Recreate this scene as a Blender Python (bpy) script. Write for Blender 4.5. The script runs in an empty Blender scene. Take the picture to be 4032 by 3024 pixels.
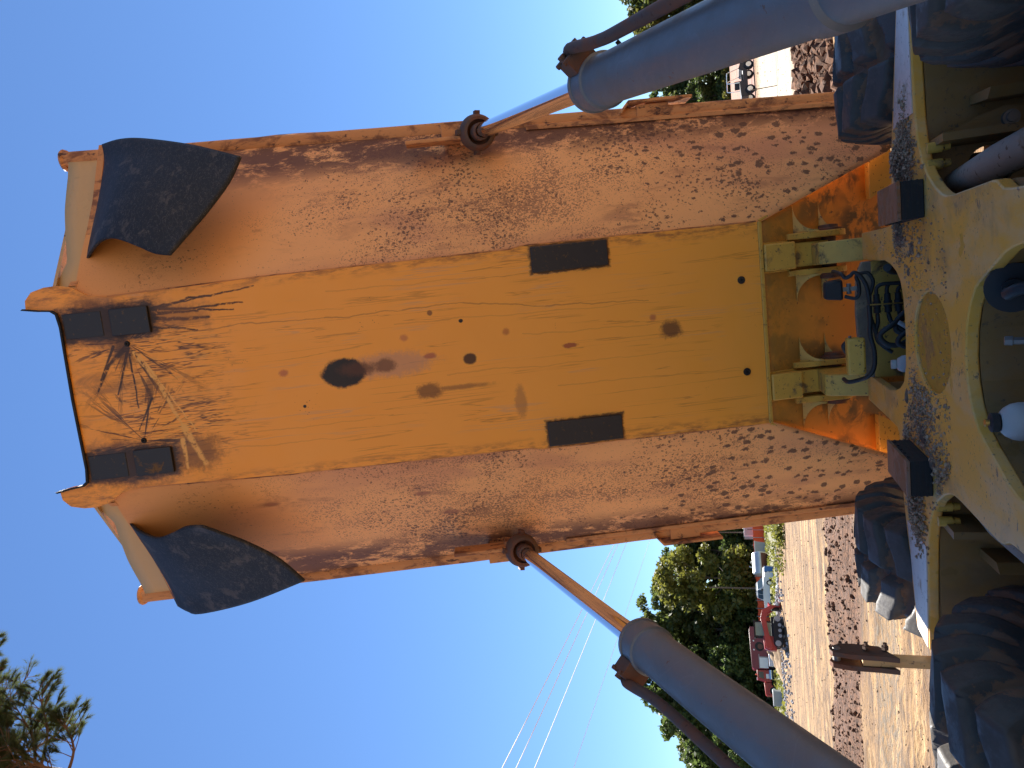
import bpy, bmesh, math, random
from mathutils import Vector, Matrix, noise as mnoise
from mathutils.geometry import tessellate_polygon

R_ = math.radians
sc = bpy.context.scene
H = 2.12                                    # height of the camera above the ground, metres

# ------------------------------------------------------------------ camera
F_PX, PITCH, YAW, ROLL, CX = 2829.3, R_(17.7036), R_(7.6614), R_(3.704), 0.3798
cam_d = bpy.data.cameras.new('camera'); cam = bpy.data.objects.new('camera', cam_d)
sc.collection.objects.link(cam); sc.camera = cam
cam_d.sensor_fit = 'HORIZONTAL'; cam_d.sensor_width = 36.0; cam_d.lens = F_PX / 4032 * 36
cam_d.clip_start = 0.05; cam_d.clip_end = 6000
_F = Vector((-math.sin(YAW)*math.cos(PITCH), math.cos(YAW)*math.cos(PITCH), math.sin(PITCH)))
_R = Vector((math.cos(YAW), math.sin(YAW), 0)); _U = _R.cross(_F)
_c, _s = math.cos(ROLL), math.sin(ROLL)
ax, ay, az = (-_s*_R - _c*_U), (_c*_R - _s*_U), -_F     # the photograph was taken with the camera on its side
cam.matrix_world = Matrix(((ax.x, ay.x, az.x, CX), (ax.y, ay.y, az.y, 0), (ax.z, ay.z, az.z, H), (0, 0, 0, 1)))

# ------------------------------------------------------------------ light
SUN_AZ, SUN_EL = R_(-9), R_(54)
world = bpy.data.worlds.new('World'); sc.world = world; world.use_nodes = True
wn = world.node_tree; bg = wn.nodes['Background']
sky = wn.nodes.new('ShaderNodeTexSky'); sky.sky_type = 'NISHITA'; sky.sun_disc = False
sky.sun_elevation = SUN_EL; sky.sun_rotation = SUN_AZ; sky.altitude = 0
sky.air_density = 1.0; sky.dust_density = 0.0; sky.ozone_density = 9.5
wn.links.new(sky.outputs[0], bg.inputs[0]); bg.inputs[1].default_value = 0.051
sd = bpy.data.lights.new('sun', 'SUN'); so = bpy.data.objects.new('sun', sd); sc.collection.objects.link(so)
sd.energy = 5.0; sd.angle = R_(0.53); sd.color = (1.0, 0.95, 0.87)
sdir = Vector((math.sin(SUN_AZ)*math.cos(SUN_EL), math.cos(SUN_AZ)*math.cos(SUN_EL), math.sin(SUN_EL)))
so.rotation_euler = sdir.to_track_quat('Z', 'Y').to_euler(); so.location = (0, 0, 60)
sc.view_settings.view_transform = 'Standard'; sc.view_settings.look = 'None'
sc.view_settings.exposure = 1.80; sc.view_settings.gamma = 1.0
sc.view_settings.use_curve_mapping = False
sc.render.engine = 'CYCLES'
sc.cycles.max_bounces = 8; sc.cycles.diffuse_bounces = 4

rnd = random.Random(7)
COL = sc.collection

# ------------------------------------------------------------------ node helper
class G:
    def __init__(s, name):
        s.m = bpy.data.materials.new(name); s.m.use_nodes = True
        s.t = s.m.node_tree; s.b = s.t.nodes['Principled BSDF']
        s.out = s.t.nodes['Material Output']
        s.co = s.t.nodes.new('ShaderNodeTexCoord').outputs['Object']
    def n(s, typ, ins=(), **props):
        k = s.t.nodes.new('ShaderNode' + typ)
        for a, v in props.items(): setattr(k, a, v)
        for a, v in (ins.items() if isinstance(ins, dict) else enumerate(ins)):
            if v is None: continue
            if isinstance(v, bpy.types.NodeSocket): s.t.links.new(v, k.inputs[a])
            else: k.inputs[a].default_value = v
        return k
    def math(s, op, a, b=None, c=None): return s.n('Math', [a, b, c], operation=op).outputs[0]
    def add(s, a, b): return s.math('ADD', a, b)
    def mul(s, a, b): return s.math('MULTIPLY', a, b)
    def mx(s, a, b): return s.math('MAXIMUM', a, b)
    def mapv(s, scale, loc=(0, 0, 0), rot=(0, 0, 0), vec=None):
        return s.n('Mapping', {'Vector': vec or s.co, 'Scale': scale, 'Location': loc, 'Rotation': rot}).outputs[0]
    def noise(s, scale, detail=4, rough=.55, dist=0, vec=None):
        return s.n('TexNoise', {'Vector': vec or s.co, 'Scale': scale, 'Detail': detail, 'Roughness': rough, 'Distortion': dist}).outputs['Fac']
    def vor(s, scale, vec=None, rand=1.0, feature='F1'):
        return s.n('TexVoronoi', {'Vector': vec or s.co, 'Scale': scale, 'Randomness': rand}, feature=feature).outputs['Distance']
    def rng(s, v, a, b, lo=0., hi=1.):
        return s.n('MapRange', {'Value': v, 'From Min': a, 'From Max': b, 'To Min': lo, 'To Max': hi}, interpolation_type='SMOOTHSTEP').outputs[0]
    def mix(s, f, a, b):
        k = s.t.nodes.new('ShaderNodeMix'); k.data_type = 'RGBA'
        for i, v in ((0, f), (6, a), (7, b)):
            if isinstance(v, bpy.types.NodeSocket): s.t.links.new(v, k.inputs[i])
            else: k.inputs[i].default_value = v if i == 0 else (*v, 1)[:4]
        return k.outputs[2]
    def xyz(s, vec=None): return s.n('SeparateXYZ', [vec or s.co]).outputs
    def ell(s, c, r, wob=.35, nsc=12, soft=.45, stretch=None):
        """soft ragged ellipse in the x/y of the object: a stain with its own shape"""
        x, y, z = s.xyz()
        dx = s.mul(s.add(x, -c[0]), 1/r[0]); dy = s.mul(s.add(y, -c[1]), 1/r[1])
        d = s.math('SQRT', s.add(s.mul(dx, dx), s.mul(dy, dy)))
        d = s.add(d, s.mul(s.add(s.noise(nsc, 6, .68, .3), -.5), wob*(3.0 if soft > .3 else 1.5))); d = s.add(d, s.mul(s.add(s.noise(nsc*5, 4, .7), -.5), wob*(1.6 if soft > .3 else .7)))
        return s.rng(d, 1, 1-soft)
    def seg(s, a, b, w, wob=.02, nsc=5., seed=0.):
        x, y, z = s.xyz(); dx, dy = b[0]-a[0], b[1]-a[1]; L2 = dx*dx+dy*dy
        nx = s.mul(s.add(s.noise(nsc, 4, .6, 0, s.mapv((1, 1, 1), (seed, seed*.7, 0))), -.5), wob*2)
        px = s.add(s.add(x, -a[0]), nx); py = s.add(s.add(y, -a[1]), s.mul(nx, -.6))
        h = s.n('Clamp', [s.mul(s.add(s.mul(px, dx), s.mul(py, dy)), 1/L2)]).outputs[0]
        ex = s.add(px, s.mul(h, -dx)); ey = s.add(py, s.mul(h, -dy))
        d = s.math('SQRT', s.add(s.mul(ex, ex), s.mul(ey, ey)))
        return s.rng(s.add(d, s.mul(h, w*.35)), w, w*.45)
    def set(s, col=None, rough=None, metal=None, bump=None, bstr=.4, bdist=.01, spec=None):
        for k, v in (('Base Color', col), ('Roughness', rough), ('Metallic', metal), ('Specular IOR Level', spec)):
            if v is None: continue
            if isinstance(v, bpy.types.NodeSocket): s.t.links.new(v, s.b.inputs[k])
            else: s.b.inputs[k].default_value = (*v, 1) if k == 'Base Color' else v
        if bump is not None:
            k = s.n('Bump', {'Strength': bstr, 'Distance': bdist, 'Height': bump})
            s.t.links.new(k.outputs[0], s.b.inputs['Normal'])
        return s.m

def plain(name, col, rough=.6, metal=0., var=.25, sc_=6., bmp=.15):
    g = G(name); nz = g.noise(sc_, 5, .6)
    c = g.mix(nz, tuple(v*(1-var) for v in col), tuple(min(1, v*(1+var)) for v in col))
    return g.set(c, rough, metal, g.noise(sc_*6, 3), bmp, .004)

# ---- paint and metal of the dump truck
PAINT = (.72, .285, .030); PALE = (.70, .33, .125); RUST = (.115, .036, .014); OIL = (.016, .011, .010)
MUD = (.155, .075, .045)
def m_floor():
    g = G('bed_floor_paint')
    c = g.mix(g.noise(1.6, 4), (.93, .375, .058), (.90, .34, .036))
    c = g.mix(g.rng(g.xyz()[1], 2.2, -.1, 0, .6), c, (.86, .375, .044))
    # thin run marks down the bed
    v = g.mapv((8, .26, 1)); w = g.noise(1.0, 6, .52, .12, v)
    for off, wd, colr, st in ((.44, .005, (.42, .17, .03), .6), (.57, .010, (.54, .22, .03), .6), (.48, .010, (.64, .32, .14), .5)):
        line = g.rng(g.math('ABSOLUTE', g.add(w, -off)), wd, wd*.3)
        gate = g.rng(g.noise(2.2, 2, .5, 0, g.mapv((1, .6, 1), (off*40, 3, 0))), .46, .58)
        c = g.mix(g.mul(g.mul(line, gate), st), c, colr)
    st = [((.0, 2.26), (.10, .36), (.47, .24, .15), .65, .5), ((-.02, 2.555), (.105, .155), OIL, 1, .22), ((-.005, 2.46), (.06, .17), (.09, .03, .014), .8, .6),
          ((0, 2.29), (.055, .085), (.17, .065, .03), .85, .5), ((-.017, 1.75), (.042, .05), (.05, .018, .01), .95, .3), ((.03, 2.0), (.025, .055), (.40, .10, .05), .8, .6),
          ((-.195, 2.03), (.06, .11), (.20, .075, .02), .85, .5), ((-.19, 1.82), (.022, .25), (.30, .12, .03), .75, .7), ((.03, .44), (.07, .09), (.11, .045, .02), .85, .5),
          ((.0, 1.10), (.02, .06), (.30, .06, .03), .85, .4), ((.13, 1.5), (.03, .03), (.40, .11, .03), .7, .6), ((-.33, 1.45), (.13, .05), (.30, .13, .05), .55, .5),
          ((.12, .55), (.03, .03), (.40, .10, .05), .7, .6), ((.02, 2.93), (.03, .04), (.45, .12, .05), .8, .6), ((-.205, 2.83), (.012, .012), OIL, 1, .3),
          ((.23, 1.78), (.014, .016), OIL, 1, .3), ((.30, 1.97), (.02, .02), (.13, .04, .02), .8, .4), ((.16, 2.15), (.03, .035), (.42, .11, .06), .6, .6)]
    for cc, rr, colr, a, soft in st:
        c = g.mix(g.mul(g.ell(cc, rr, .30, 16, soft), a), c, colr)
    # wiped brown smears and splashes under the front pads
    x, y, z = g.xyz(); fr = g.rng(y, 3.15, 4.0)
    sm = g.rng(g.noise(2.5, 6, .7, .6, g.mapv((2.2, .8, 1))), .50, .68)
    c = g.mix(g.mul(g.mul(sm, fr), .75), c, (.36, .15, .045))
    for sgn in (-1, 1):
        m = g.ell((sgn*.45, 3.98), (.19, .42), .4, 7, .5)
        c = g.mix(g.mul(m, .8), c, (.13, .05, .022))
        for ang, off in ((.55, .0), (-.42, .06), (.18, -.04)):
            v = g.mapv((16, 1.2, 1), (off*9+sgn, .4, 0), (0, 0, ang*sgn))
            ln = g.rng(g.math('ABSOLUTE', g.add(g.noise(1, 4, .6, .3, v), -.5)), .018, .004)
            m = g.mul(ln, g.ell((sgn*.22, 3.65), (.34, .5), .3, 5, .6))
            c = g.mix(g.mul(m, .8), c, (.08, .03, .015) if off != .06 else (.74, .34, .07))
    # splashes thrown out around the drain holes: fans of fine runs
    for sgn in (-1, 1):
        ddx = g.add(x, -sgn*.31); ddy = g.add(y, -3.86)
        ang = g.math('ARCTAN2', ddy, ddx); rr_ = g.math('SQRT', g.add(g.mul(ddx, ddx), g.mul(ddy, ddy)))
        pv = g.n('CombineXYZ', [g.mul(ang, 5.5), g.mul(rr_, 2.2), sgn*3.0]).outputs[0]
        fan = g.noise(1.0, 5, .65, .35, pv)
        fan = g.mul(g.rng(fan, .545, .60), g.mul(g.rng(rr_, .62, .12), g.rng(g.mul(x, sgn), .46, .36)))
        c = g.mix(g.mul(fan, .92), c, (.045, .020, .014))
    # black oil runs leaving the right front pad, splashes round the drain hole, scraped diagonals
    blk = None
    for k, (a, b, w) in enumerate((((.50, 3.70), (.545, 3.46), .016), ((.545, 3.46), (.583, 3.04), .010), ((.50, 3.70), (.485, 3.42), .020), ((.485, 3.42), (.49, 3.12), .011), ((.48, 3.70), (.468, 3.40), .018), ((.468, 3.4), (.455, 3.18), .010),
                  ((.44, 3.72), (.42, 3.34), .020), ((.40, 3.74), (.35, 3.42), .012), ((.515, 3.70), (.555, 3.30), .009), ((.29, 3.87), (.19, 3.995), .026), ((.19, 3.995), (.03, 4.09), .015), ((.28, 3.86), (.0, 3.97), .013), ((.30, 3.95), (.10, 4.06), .013),
                  ((.24, 3.86), (-.10, 3.86), .010), ((-.05, 3.77), (-.24, 3.88), .010))):
        m = g.seg(a, b, w, .022, 7., k*3.1); blk = m if blk is None else g.mx(blk, m)
    blk = g.mul(blk, g.rng(g.noise(30, 4, .7), .30, .48))
    c = g.mix(g.mul(blk, .93), c, (.022, .013, .010))
    yel = None
    for k, (a, b, w) in enumerate((((.25, 3.83), (.01, 3.70), .016), ((.01, 3.70), (-.26, 3.60), .018), ((-.26, 3.60), (-.50, 3.50), .035), ((.23, 3.80), (-.28, 3.53), .010), ((-.33, 3.62), (-.52, 3.62), .02))):
        m = g.seg(a, b, w, .02, 9., k*2.3+50); yel = m if yel is None else g.mx(yel, m)
    c = g.mix(g.mul(g.ell((.27, 3.90), (.13, .11), .5, 8, .7), .8), c, (.06, .026, .014)); c = g.mix(g.mul(g.ell((.45, 3.50), (.13, .26), .5, 6, .8), .55), c, (.20, .08, .03))
    c = g.mix(g.mul(g.ell((-.42, 3.55), (.16, .22), .4, 9, .6), .75), c, (.17, .07, .025))
    c = g.mix(g.mul(yel, g.rng(g.noise(26, 4, .7), .36, .5)), c, (.80, .40, .09))
    lng = None; P_ = [(.431, 3.713), (.344, 3.441), (.356, 3.151), (.336, 2.633), (.341, 2.136), (.339, 1.754), (.269, 1.228), (.229, .573)]
    for k in range(len(P_)-1):
        m = g.seg(P_[k], P_[k+1], .0065, .03, 3.5, 20.); lng = m if lng is None else g.mx(lng, m)
    for k, (a, b) in enumerate((((.40, 3.5), (.39, 2.5)), ((.25, 2.2), (.22, .5)), ((-.1, 1.9), (-.12, .3)), ((-.34, 3.3), (-.33, 2.4)), ((-.42, 3.3), (-.44, 2.5)), ((.5, 2.6), (.49, 1.6)), ((.1, 1.4), (.07, .1)), ((-.25, 1.2), (-.27, .0)))):
        lng = g.mx(lng, g.mul(g.seg(a, b, .006, .03, 3.5, 31.+k), .45))
    c = g.mix(g.mul(lng, .50), c, (.26, .115, .03))
    c = g.mix(g.mul(g.rng(y, 3.55, 3.75), g.mul(g.rng(g.math('ABSOLUTE', g.add(x, -.45)), .16, .02), g.mul(g.noise(9, 5, .7, 0, g.mapv((3, .6, 1))), .75))), c, (.10, .04, .02))
    for sgn in (-1, 1):
        qx = g.math('ABSOLUTE', g.add(x, -sgn*.563)); qy = g.math('ABSOLUTE', g.add(y, -1.052))
        bx_ = g.mx(g.add(qx, -.079), g.add(qy, -.243)); bx_ = g.add(bx_, g.mul(g.add(g.noise(26, 4, .7, 0, g.mapv((1, .5, 1))), -.5), .06))
        c = g.mix(g.mul(g.rng(bx_, .022, .004), .9), c, (.03, .018, .012))
        qx = g.math('ABSOLUTE', g.add(x, -sgn*.448)); qy = g.math('ABSOLUTE', g.add(y, -3.96))
        bx_ = g.mx(g.add(qx, -.083), g.add(qy, -.27)); bx_ = g.add(bx_, g.mul(g.add(g.noise(16, 5, .75, 0, g.mapv((1.6, .6, 1))), -.5), .16))
        c = g.mix(g.mul(g.rng(bx_, .05, .0), .93), c, (.030, .016, .012))
    # specks
    sp = g.mul(g.rng(g.vor(42), .16, .06), g.rng(g.noise(2.4, 2), .60, .70))
    c = g.mix(g.mul(sp, .9), c, (.14, .045, .02))
    e = g.rng(g.math('ABSOLUTE', x), .55, .64)
    c = g.mix(g.mul(e, g.rng(g.noise(14, 5, .7, 0, g.mapv((2, .5, 1))), .42, .66)), c, (.40, .15, .035))
    # dark grime at the foot of the floor
    return g.set(c, g.rng(g.noise(5, 4), .3, .7, .42, .6), 0, g.noise(2.2, 3), .12, .02)
def m_chine():
    g = G('bed_side_paint')
    x, y, z = g.xyz(); axx = g.math('ABSOLUTE', x)
    c = g.mix(g.noise(1.3, 4, .6), (.92, .45, .18), (.88, .39, .115))
    low = g.rng(y, 3.4, -.6)
    band = g.rng(g.noise(1.1, 4, .6, .4, g.mapv((1.6, .38, 1), (0, 4.3, 0))), .47, .62)
    c = g.mix(g.mul(g.mul(band, g.rng(y, 3.6, 1.8)), .60), c, (.50, .20, .11))
    c = g.mix(g.mul(g.rng(g.noise(1.0, 3, .5, 0, g.mapv((1.4, .5, 1), (3, 1, 2))), .52, .66), .35), c, (.56, .23, .13))
    # thrown mud: pepper in a band up the middle, larger clots towards the tail and the rim
    sme = g.rng(g.noise(1.0, 7, .75, .5, g.mapv((9, 2.4, 1), rot=(0, 0, .12))), .50, .66)
    c = g.mix(g.mul(g.mul(sme, g.rng(g.noise(1.2, 4, .6), .42, .60)), .6), c, (.34, .135, .065))
    nv = g.n('TexNoise', {'Vector': g.co, 'Scale': 34, 'Detail': 5, 'Roughness': .7}).outputs['Color']
    dv = g.n('VectorMath', {0: g.n('VectorMath', {0: nv, 1: (.5, .5, .5)}, operation='SUBTRACT').outputs[0], 1: (.06, .06, .06)}, operation='MULTIPLY').outputs[0]
    wv = g.n('VectorMath', {0: g.co, 1: dv}, operation='ADD').outputs[0]
    big = g.noise(1.5, 5, .62, .3); big2 = g.noise(2.6, 5, .65, .4, g.mapv((1, .55, 1), (4, 2, 0)))
    midb = g.mul(g.rng(y, 3.4, 2.0), g.rng(y, -.4, 1.5)); rail = g.rng(axx, 1.05, 1.42)
    def dots(scale, field, sq=(1, .75, 1), rot=.35):
        d = g.vor(scale, g.mapv(sq, rot=(0, 0, rot), vec=wv)); return g.rng(g.add(d, g.mul(field, -1)), .04, -.03)
    f1 = g.add(g.add(g.mul(g.add(big2, -.5), 1.7), g.mul(midb, .26)), g.add(g.mul(low, .08), .07))
    c = g.mix(g.mul(dots(85, f1), .72), c, (.235, .098, .05))
    f2 = g.add(g.add(g.mul(g.add(big, -.5), 1.5), g.mul(low, .13)), g.add(g.mul(rail, .07), g.add(g.mul(midb, .10), .05)))
    m2 = g.mul(dots(44, f2), .9)
    f3 = g.add(g.add(g.mul(g.add(big2, -.5), .5), g.mul(g.rng(y, 1.6, -.4), .27)), g.add(g.mul(rail, .06), .0))
    m2 = g.mx(m2, g.mul(dots(17, f3, (1, .62, 1)), g.rng(g.noise(40, 4, .7), .26, .40)))
    fine = g.noise(75, 3)
    c = g.mix(g.mul(m2, .88), c, (.095, .044, .028))
    rs = g.mul(g.rng(axx, 1.20, 1.40), g.rng(g.noise(9, 6, .75, .3, g.mapv((1, .45, 1))), .40, .52))
    c = g.mix(g.mul(rs, .9), c, (.11, .036, .018))
    # odd oval stains on the clean upper part
    o = g.mul(g.rng(g.vor(3.1, g.mapv((1.6, .55, 1))), .14, .07), g.rng(y, 1.2, 2.2))
    c = g.mix(g.mul(o, .75), c, (.30, .10, .055))
    sp = g.rng(g.vor(34), .13, .05)
    c = g.mix(g.mul(sp, .8), c, (.20, .075, .04))
    # front edge keeps its orange paint
    c = g.mix(g.mul(g.rng(y, 3.0, 3.9), .6), c, (.70, .275, .05)); c = g.mix(g.rng(y, 4.135, 4.15), c, (.60, .37, .15))
    return g.set(c, .62, 0, g.add(g.mul(m2, .6), g.mul(fine, .2)), .6, .006)
def m_rail():
    g = G('bed_rail_paint')
    st = g.mapv((1.0, .45, 1.0))
    c = g.mix(g.noise(3, 5, .6), (.72, .32, .10), (.55, .22, .075))
    c = g.mix(g.mul(g.rng(g.noise(9, 6, .7, .4, st), .47, .62), .85), c, (.17, .058, .026))
    c = g.mix(g.rng(g.noise(26, 5, .65, .3, st), .58, .68), c, (.085, .035, .022))
    return g.set(c, .7, 0, g.noise(22, 5), .45, .008)
def m_tail():
    g = G('bed_tail_paint')
    c = g.mix(g.noise(3, 5), (.70, .26, .028), (.62, .22, .026))
    n = g.noise(5, 6, .7, .4); x, y, z = g.xyz()
    grime = g.mul(g.rng(n, .44, .56), g.rng(g.noise(2.2, 3), .38, .54))
    c = g.mix(g.mul(grime, .9), c, (.06, .042, .022))
    up = g.mul(g.rng(y, -.62, -.2), g.rng(g.noise(7, 5, .7), .35, .6))
    c = g.mix(g.mul(up, .8), c, (.15, .095, .03))
    c = g.mix(g.mul(g.rng(y, -.85, -.25), .55), c, (.50, .25, .035))
    c = g.mix(g.rng(g.noise(30, 4, .6), .66, .72), c, (.09, .04, .02))
    return g.set(c, .5, 0, g.noise(30, 4), .15, .005)
def m_frame(name='frame_paint', dark=0.):
    g = G(name)
    c = g.mix(g.noise(5, 5, .6), (.80, .375, .038), (.72, .345, .055))
    dust = g.rng(g.noise(6, 6, .7, .3, g.mapv((1.4, .5, 1))), .40, .66)
    c = g.mix(g.mul(dust, .65), c, (.66, .41, .18))
    c = g.mix(g.mul(g.rng(g.noise(2.6, 5, .65, .3), .48, .64), .55), c, (.34, .205, .085))
    chip = g.rng(g.noise(6.5, 3, .5), .66, .69)
    c = g.mix(g.mul(chip, .75), c, (.55, .27, .02))
    spk = g.mul(g.rng(g.noise(70, 3, .6), .60, .68), g.rng(g.noise(4, 3), .42, .62))
    c = g.mix(g.mul(spk, .85), c, (.10, .075, .055))
    grs = g.mul(g.mul(g.rng(g.noise(11, 6, .72, .4), .60, .64), g.rng(g.noise(2.3, 3), .48, .58)), .85); c = g.mix(grs, c, (.115, .088, .066))
    if dark: c = g.mix(dark, c, (.085, .058, .028))  # shade on the inner and lower frame parts mixed into the paint
    return g.set(c, .55, 0, g.add(g.mul(dust, .3), g.mul(spk, .5)), .35, .004)
def m_mud_steel(name, base, mud, lo=.45, hi=.6, rough=.6, metal=0., sc_=5):
    g = G(name); n = g.noise(sc_, 6, .68, .4)
    c = g.mix(g.noise(sc_*3, 4), base, tuple(v*.75 for v in base))
    c = g.mix(g.rng(n, lo, hi), c, mud)
    c = g.mix(g.rng(g.noise(sc_*9, 3), .62, .7), c, tuple(v*.5 for v in mud))
    return g.set(c, g.rng(n, lo, hi, rough, .85), metal, n, .4, .01)
def m_barrel():
    g = G('cylinder_grey_paint')
    c = g.mix(g.noise(3, 5, .6), (.135, .135, .132), (.185, .182, .176))
    c = g.mix(g.mul(g.rng(g.noise(2.5, 6, .7, .5), .50, .68), .5), c, (.17, .135, .105))
    c = g.mix(g.rng(g.noise(4.2, 6, .75, .2, g.mapv((1, 1, 1), (5, 2, 9))), .665, .69), c, (.20, .085, .035))
    ln = g.rng(g.math('ABSOLUTE', g.add(g.noise(3.1, 2, .4, .2, g.mapv((1, 1, 1), (2, 7, 3))), -.5)), .006, .002)
    c = g.mix(g.mul(ln, .10), c, (.30, .30, .30))
    x, y, z = g.xyz(); sv = g.n('Mapping', {'Vector': g.co, 'Rotation': (.62, 0, .17), 'Scale': (9, .8, 9)}).outputs[0]
    run = g.noise(1.0, 6, .7, .3, sv)
    c = g.mix(g.mul(g.rng(run, .56, .66), .45), c, (.20, .165, .135))
    c = g.mix(g.mul(g.rng(run, .36, .30), .5), c, (.06, .06, .065))
    chip = g.rng(g.noise(21, 5, .7), .655, .68); c = g.mix(chip, c, (.17, .075, .035))
    c = g.mix(g.mul(g.rng(g.noise(120, 2), .66, .72), .5), c, (.24, .20, .17))
    return g.set(c, g.rng(run, .3, .7, .34, .62), .12, g.add(g.noise(30, 4), g.mul(run, 2)), .16, .004)
def m_rubber(name='mud_flap_rubber'):
    g = G(name)
    c = g.mix(g.noise(4, 5), (.013, .014, .017), (.020, .021, .024))
    c = g.mix(g.mul(g.rng(g.noise(7, 6, .7, .3), .54, .64), .8), c, (.075, .064, .056))
    v = g.mapv((2, 14, 14), rot=(.4, .2, .5))
    sc2 = g.rng(g.math('ABSOLUTE', g.add(g.noise(3, 4, .6, .4, v), -.5)), .014, .004)
    c = g.mix(g.mul(sc2, .5), c, (.14, .12, .11))
    return g.set(c, .62, 0, g.noise(14, 5), .2, .006, spec=.35)
def m_tyre():
    g = G('tyre_rubber')
    at = g.n('Attribute', (), attribute_name='groove').outputs['Fac']
    n = g.noise(7, 6, .72, .1)
    c = g.mix(g.noise(5, 5), (.046, .043, .041), (.080, .073, .066))
    c = g.mix(g.rng(g.add(n, g.mul(at, .26)), .64, .70), c, (.17, .095, .058))
    c = g.mix(g.mul(g.rng(g.noise(3.3, 6, .7, .3), .54, .68), .45), c, (.10, .078, .060))
    r = g.rng(n, .45, .6, .50, .85)
    return g.set(c, r, 0, g.add(n, g.mul(g.noise(50, 4), .4)), .35, .010, spec=.3)
def m_chrome():
    g = G('chrome_rod')
    return g.set((.86, .86, .87), .06, 1.0, g.noise(6, 2, .5, 0, g.mapv((1, 1, 1))), .02, .002)
def m_soil(name, dark, light, sc_=4):
    g = G(name); n = g.noise(sc_, 6, .7)
    return g.set(g.mix(g.rng(n, .35, .65), dark, light), .95, 0, g.noise(sc_*8, 5), .6, .02)

M = dict(floor=m_floor(), chine=m_chine(), rail=m_rail(), tail=m_tail(), frame=m_frame(), frame_shade=m_frame('frame_paint_shaded', .75),
    barrel=m_barrel(), flap=m_rubber(), tyre=m_tyre(), chrome=m_chrome(),
    pad=m_mud_steel('wear_pad_steel', (.020, .019, .022), (.14, .075, .028), .575, .63, .50, 0, 4),
    padrub=m_mud_steel('rubber_pad_black', (.009, .0095, .011), (.04, .034, .026), .58, .7, .75),
    padtop=m_mud_steel('pad_top_plate', (.20, .135, .10), (.26, .11, .04), .48, .58, .45, .3),
    rusty=m_mud_steel('rusty_steel', (.11, .062, .04), (.16, .06, .028), .45, .6, .7),
    lug=m_mud_steel('hinge_paint', (.64, .37, .060), (.16, .10, .04), .56, .68, .5, 0, 6),
    pale=m_mud_steel('pale_worn_paint', (.62, .38, .15), (.30, .17, .08), .60, .72, .55),
    worn=m_mud_steel('worn_bare_steel', (.68, .63, .56), (.40, .33, .24), .56, .70, .45, .4, 7),
    hose=plain('black_hose', (.011, .012, .013), .6), black=plain('black_plastic', (.011, .011, .012), .7),
    white=plain('dull_white_plastic', (.36, .35, .33), .45), brass=plain('brass', (.45, .28, .08), .35, .8),
    steel=plain('dull_steel', (.22, .20, .18), .5, .5), mudstone=m_soil('gravel', (.22, .115, .06), (.56, .40, .26), 60),
    dustrod=m_mud_steel('dusty_rod', (.30, .245, .18), (.22, .13, .06), .56, .68, .75), mudcake=m_soil('caked_mud', (.10, .062, .042), (.22, .15, .10), 20))

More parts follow.
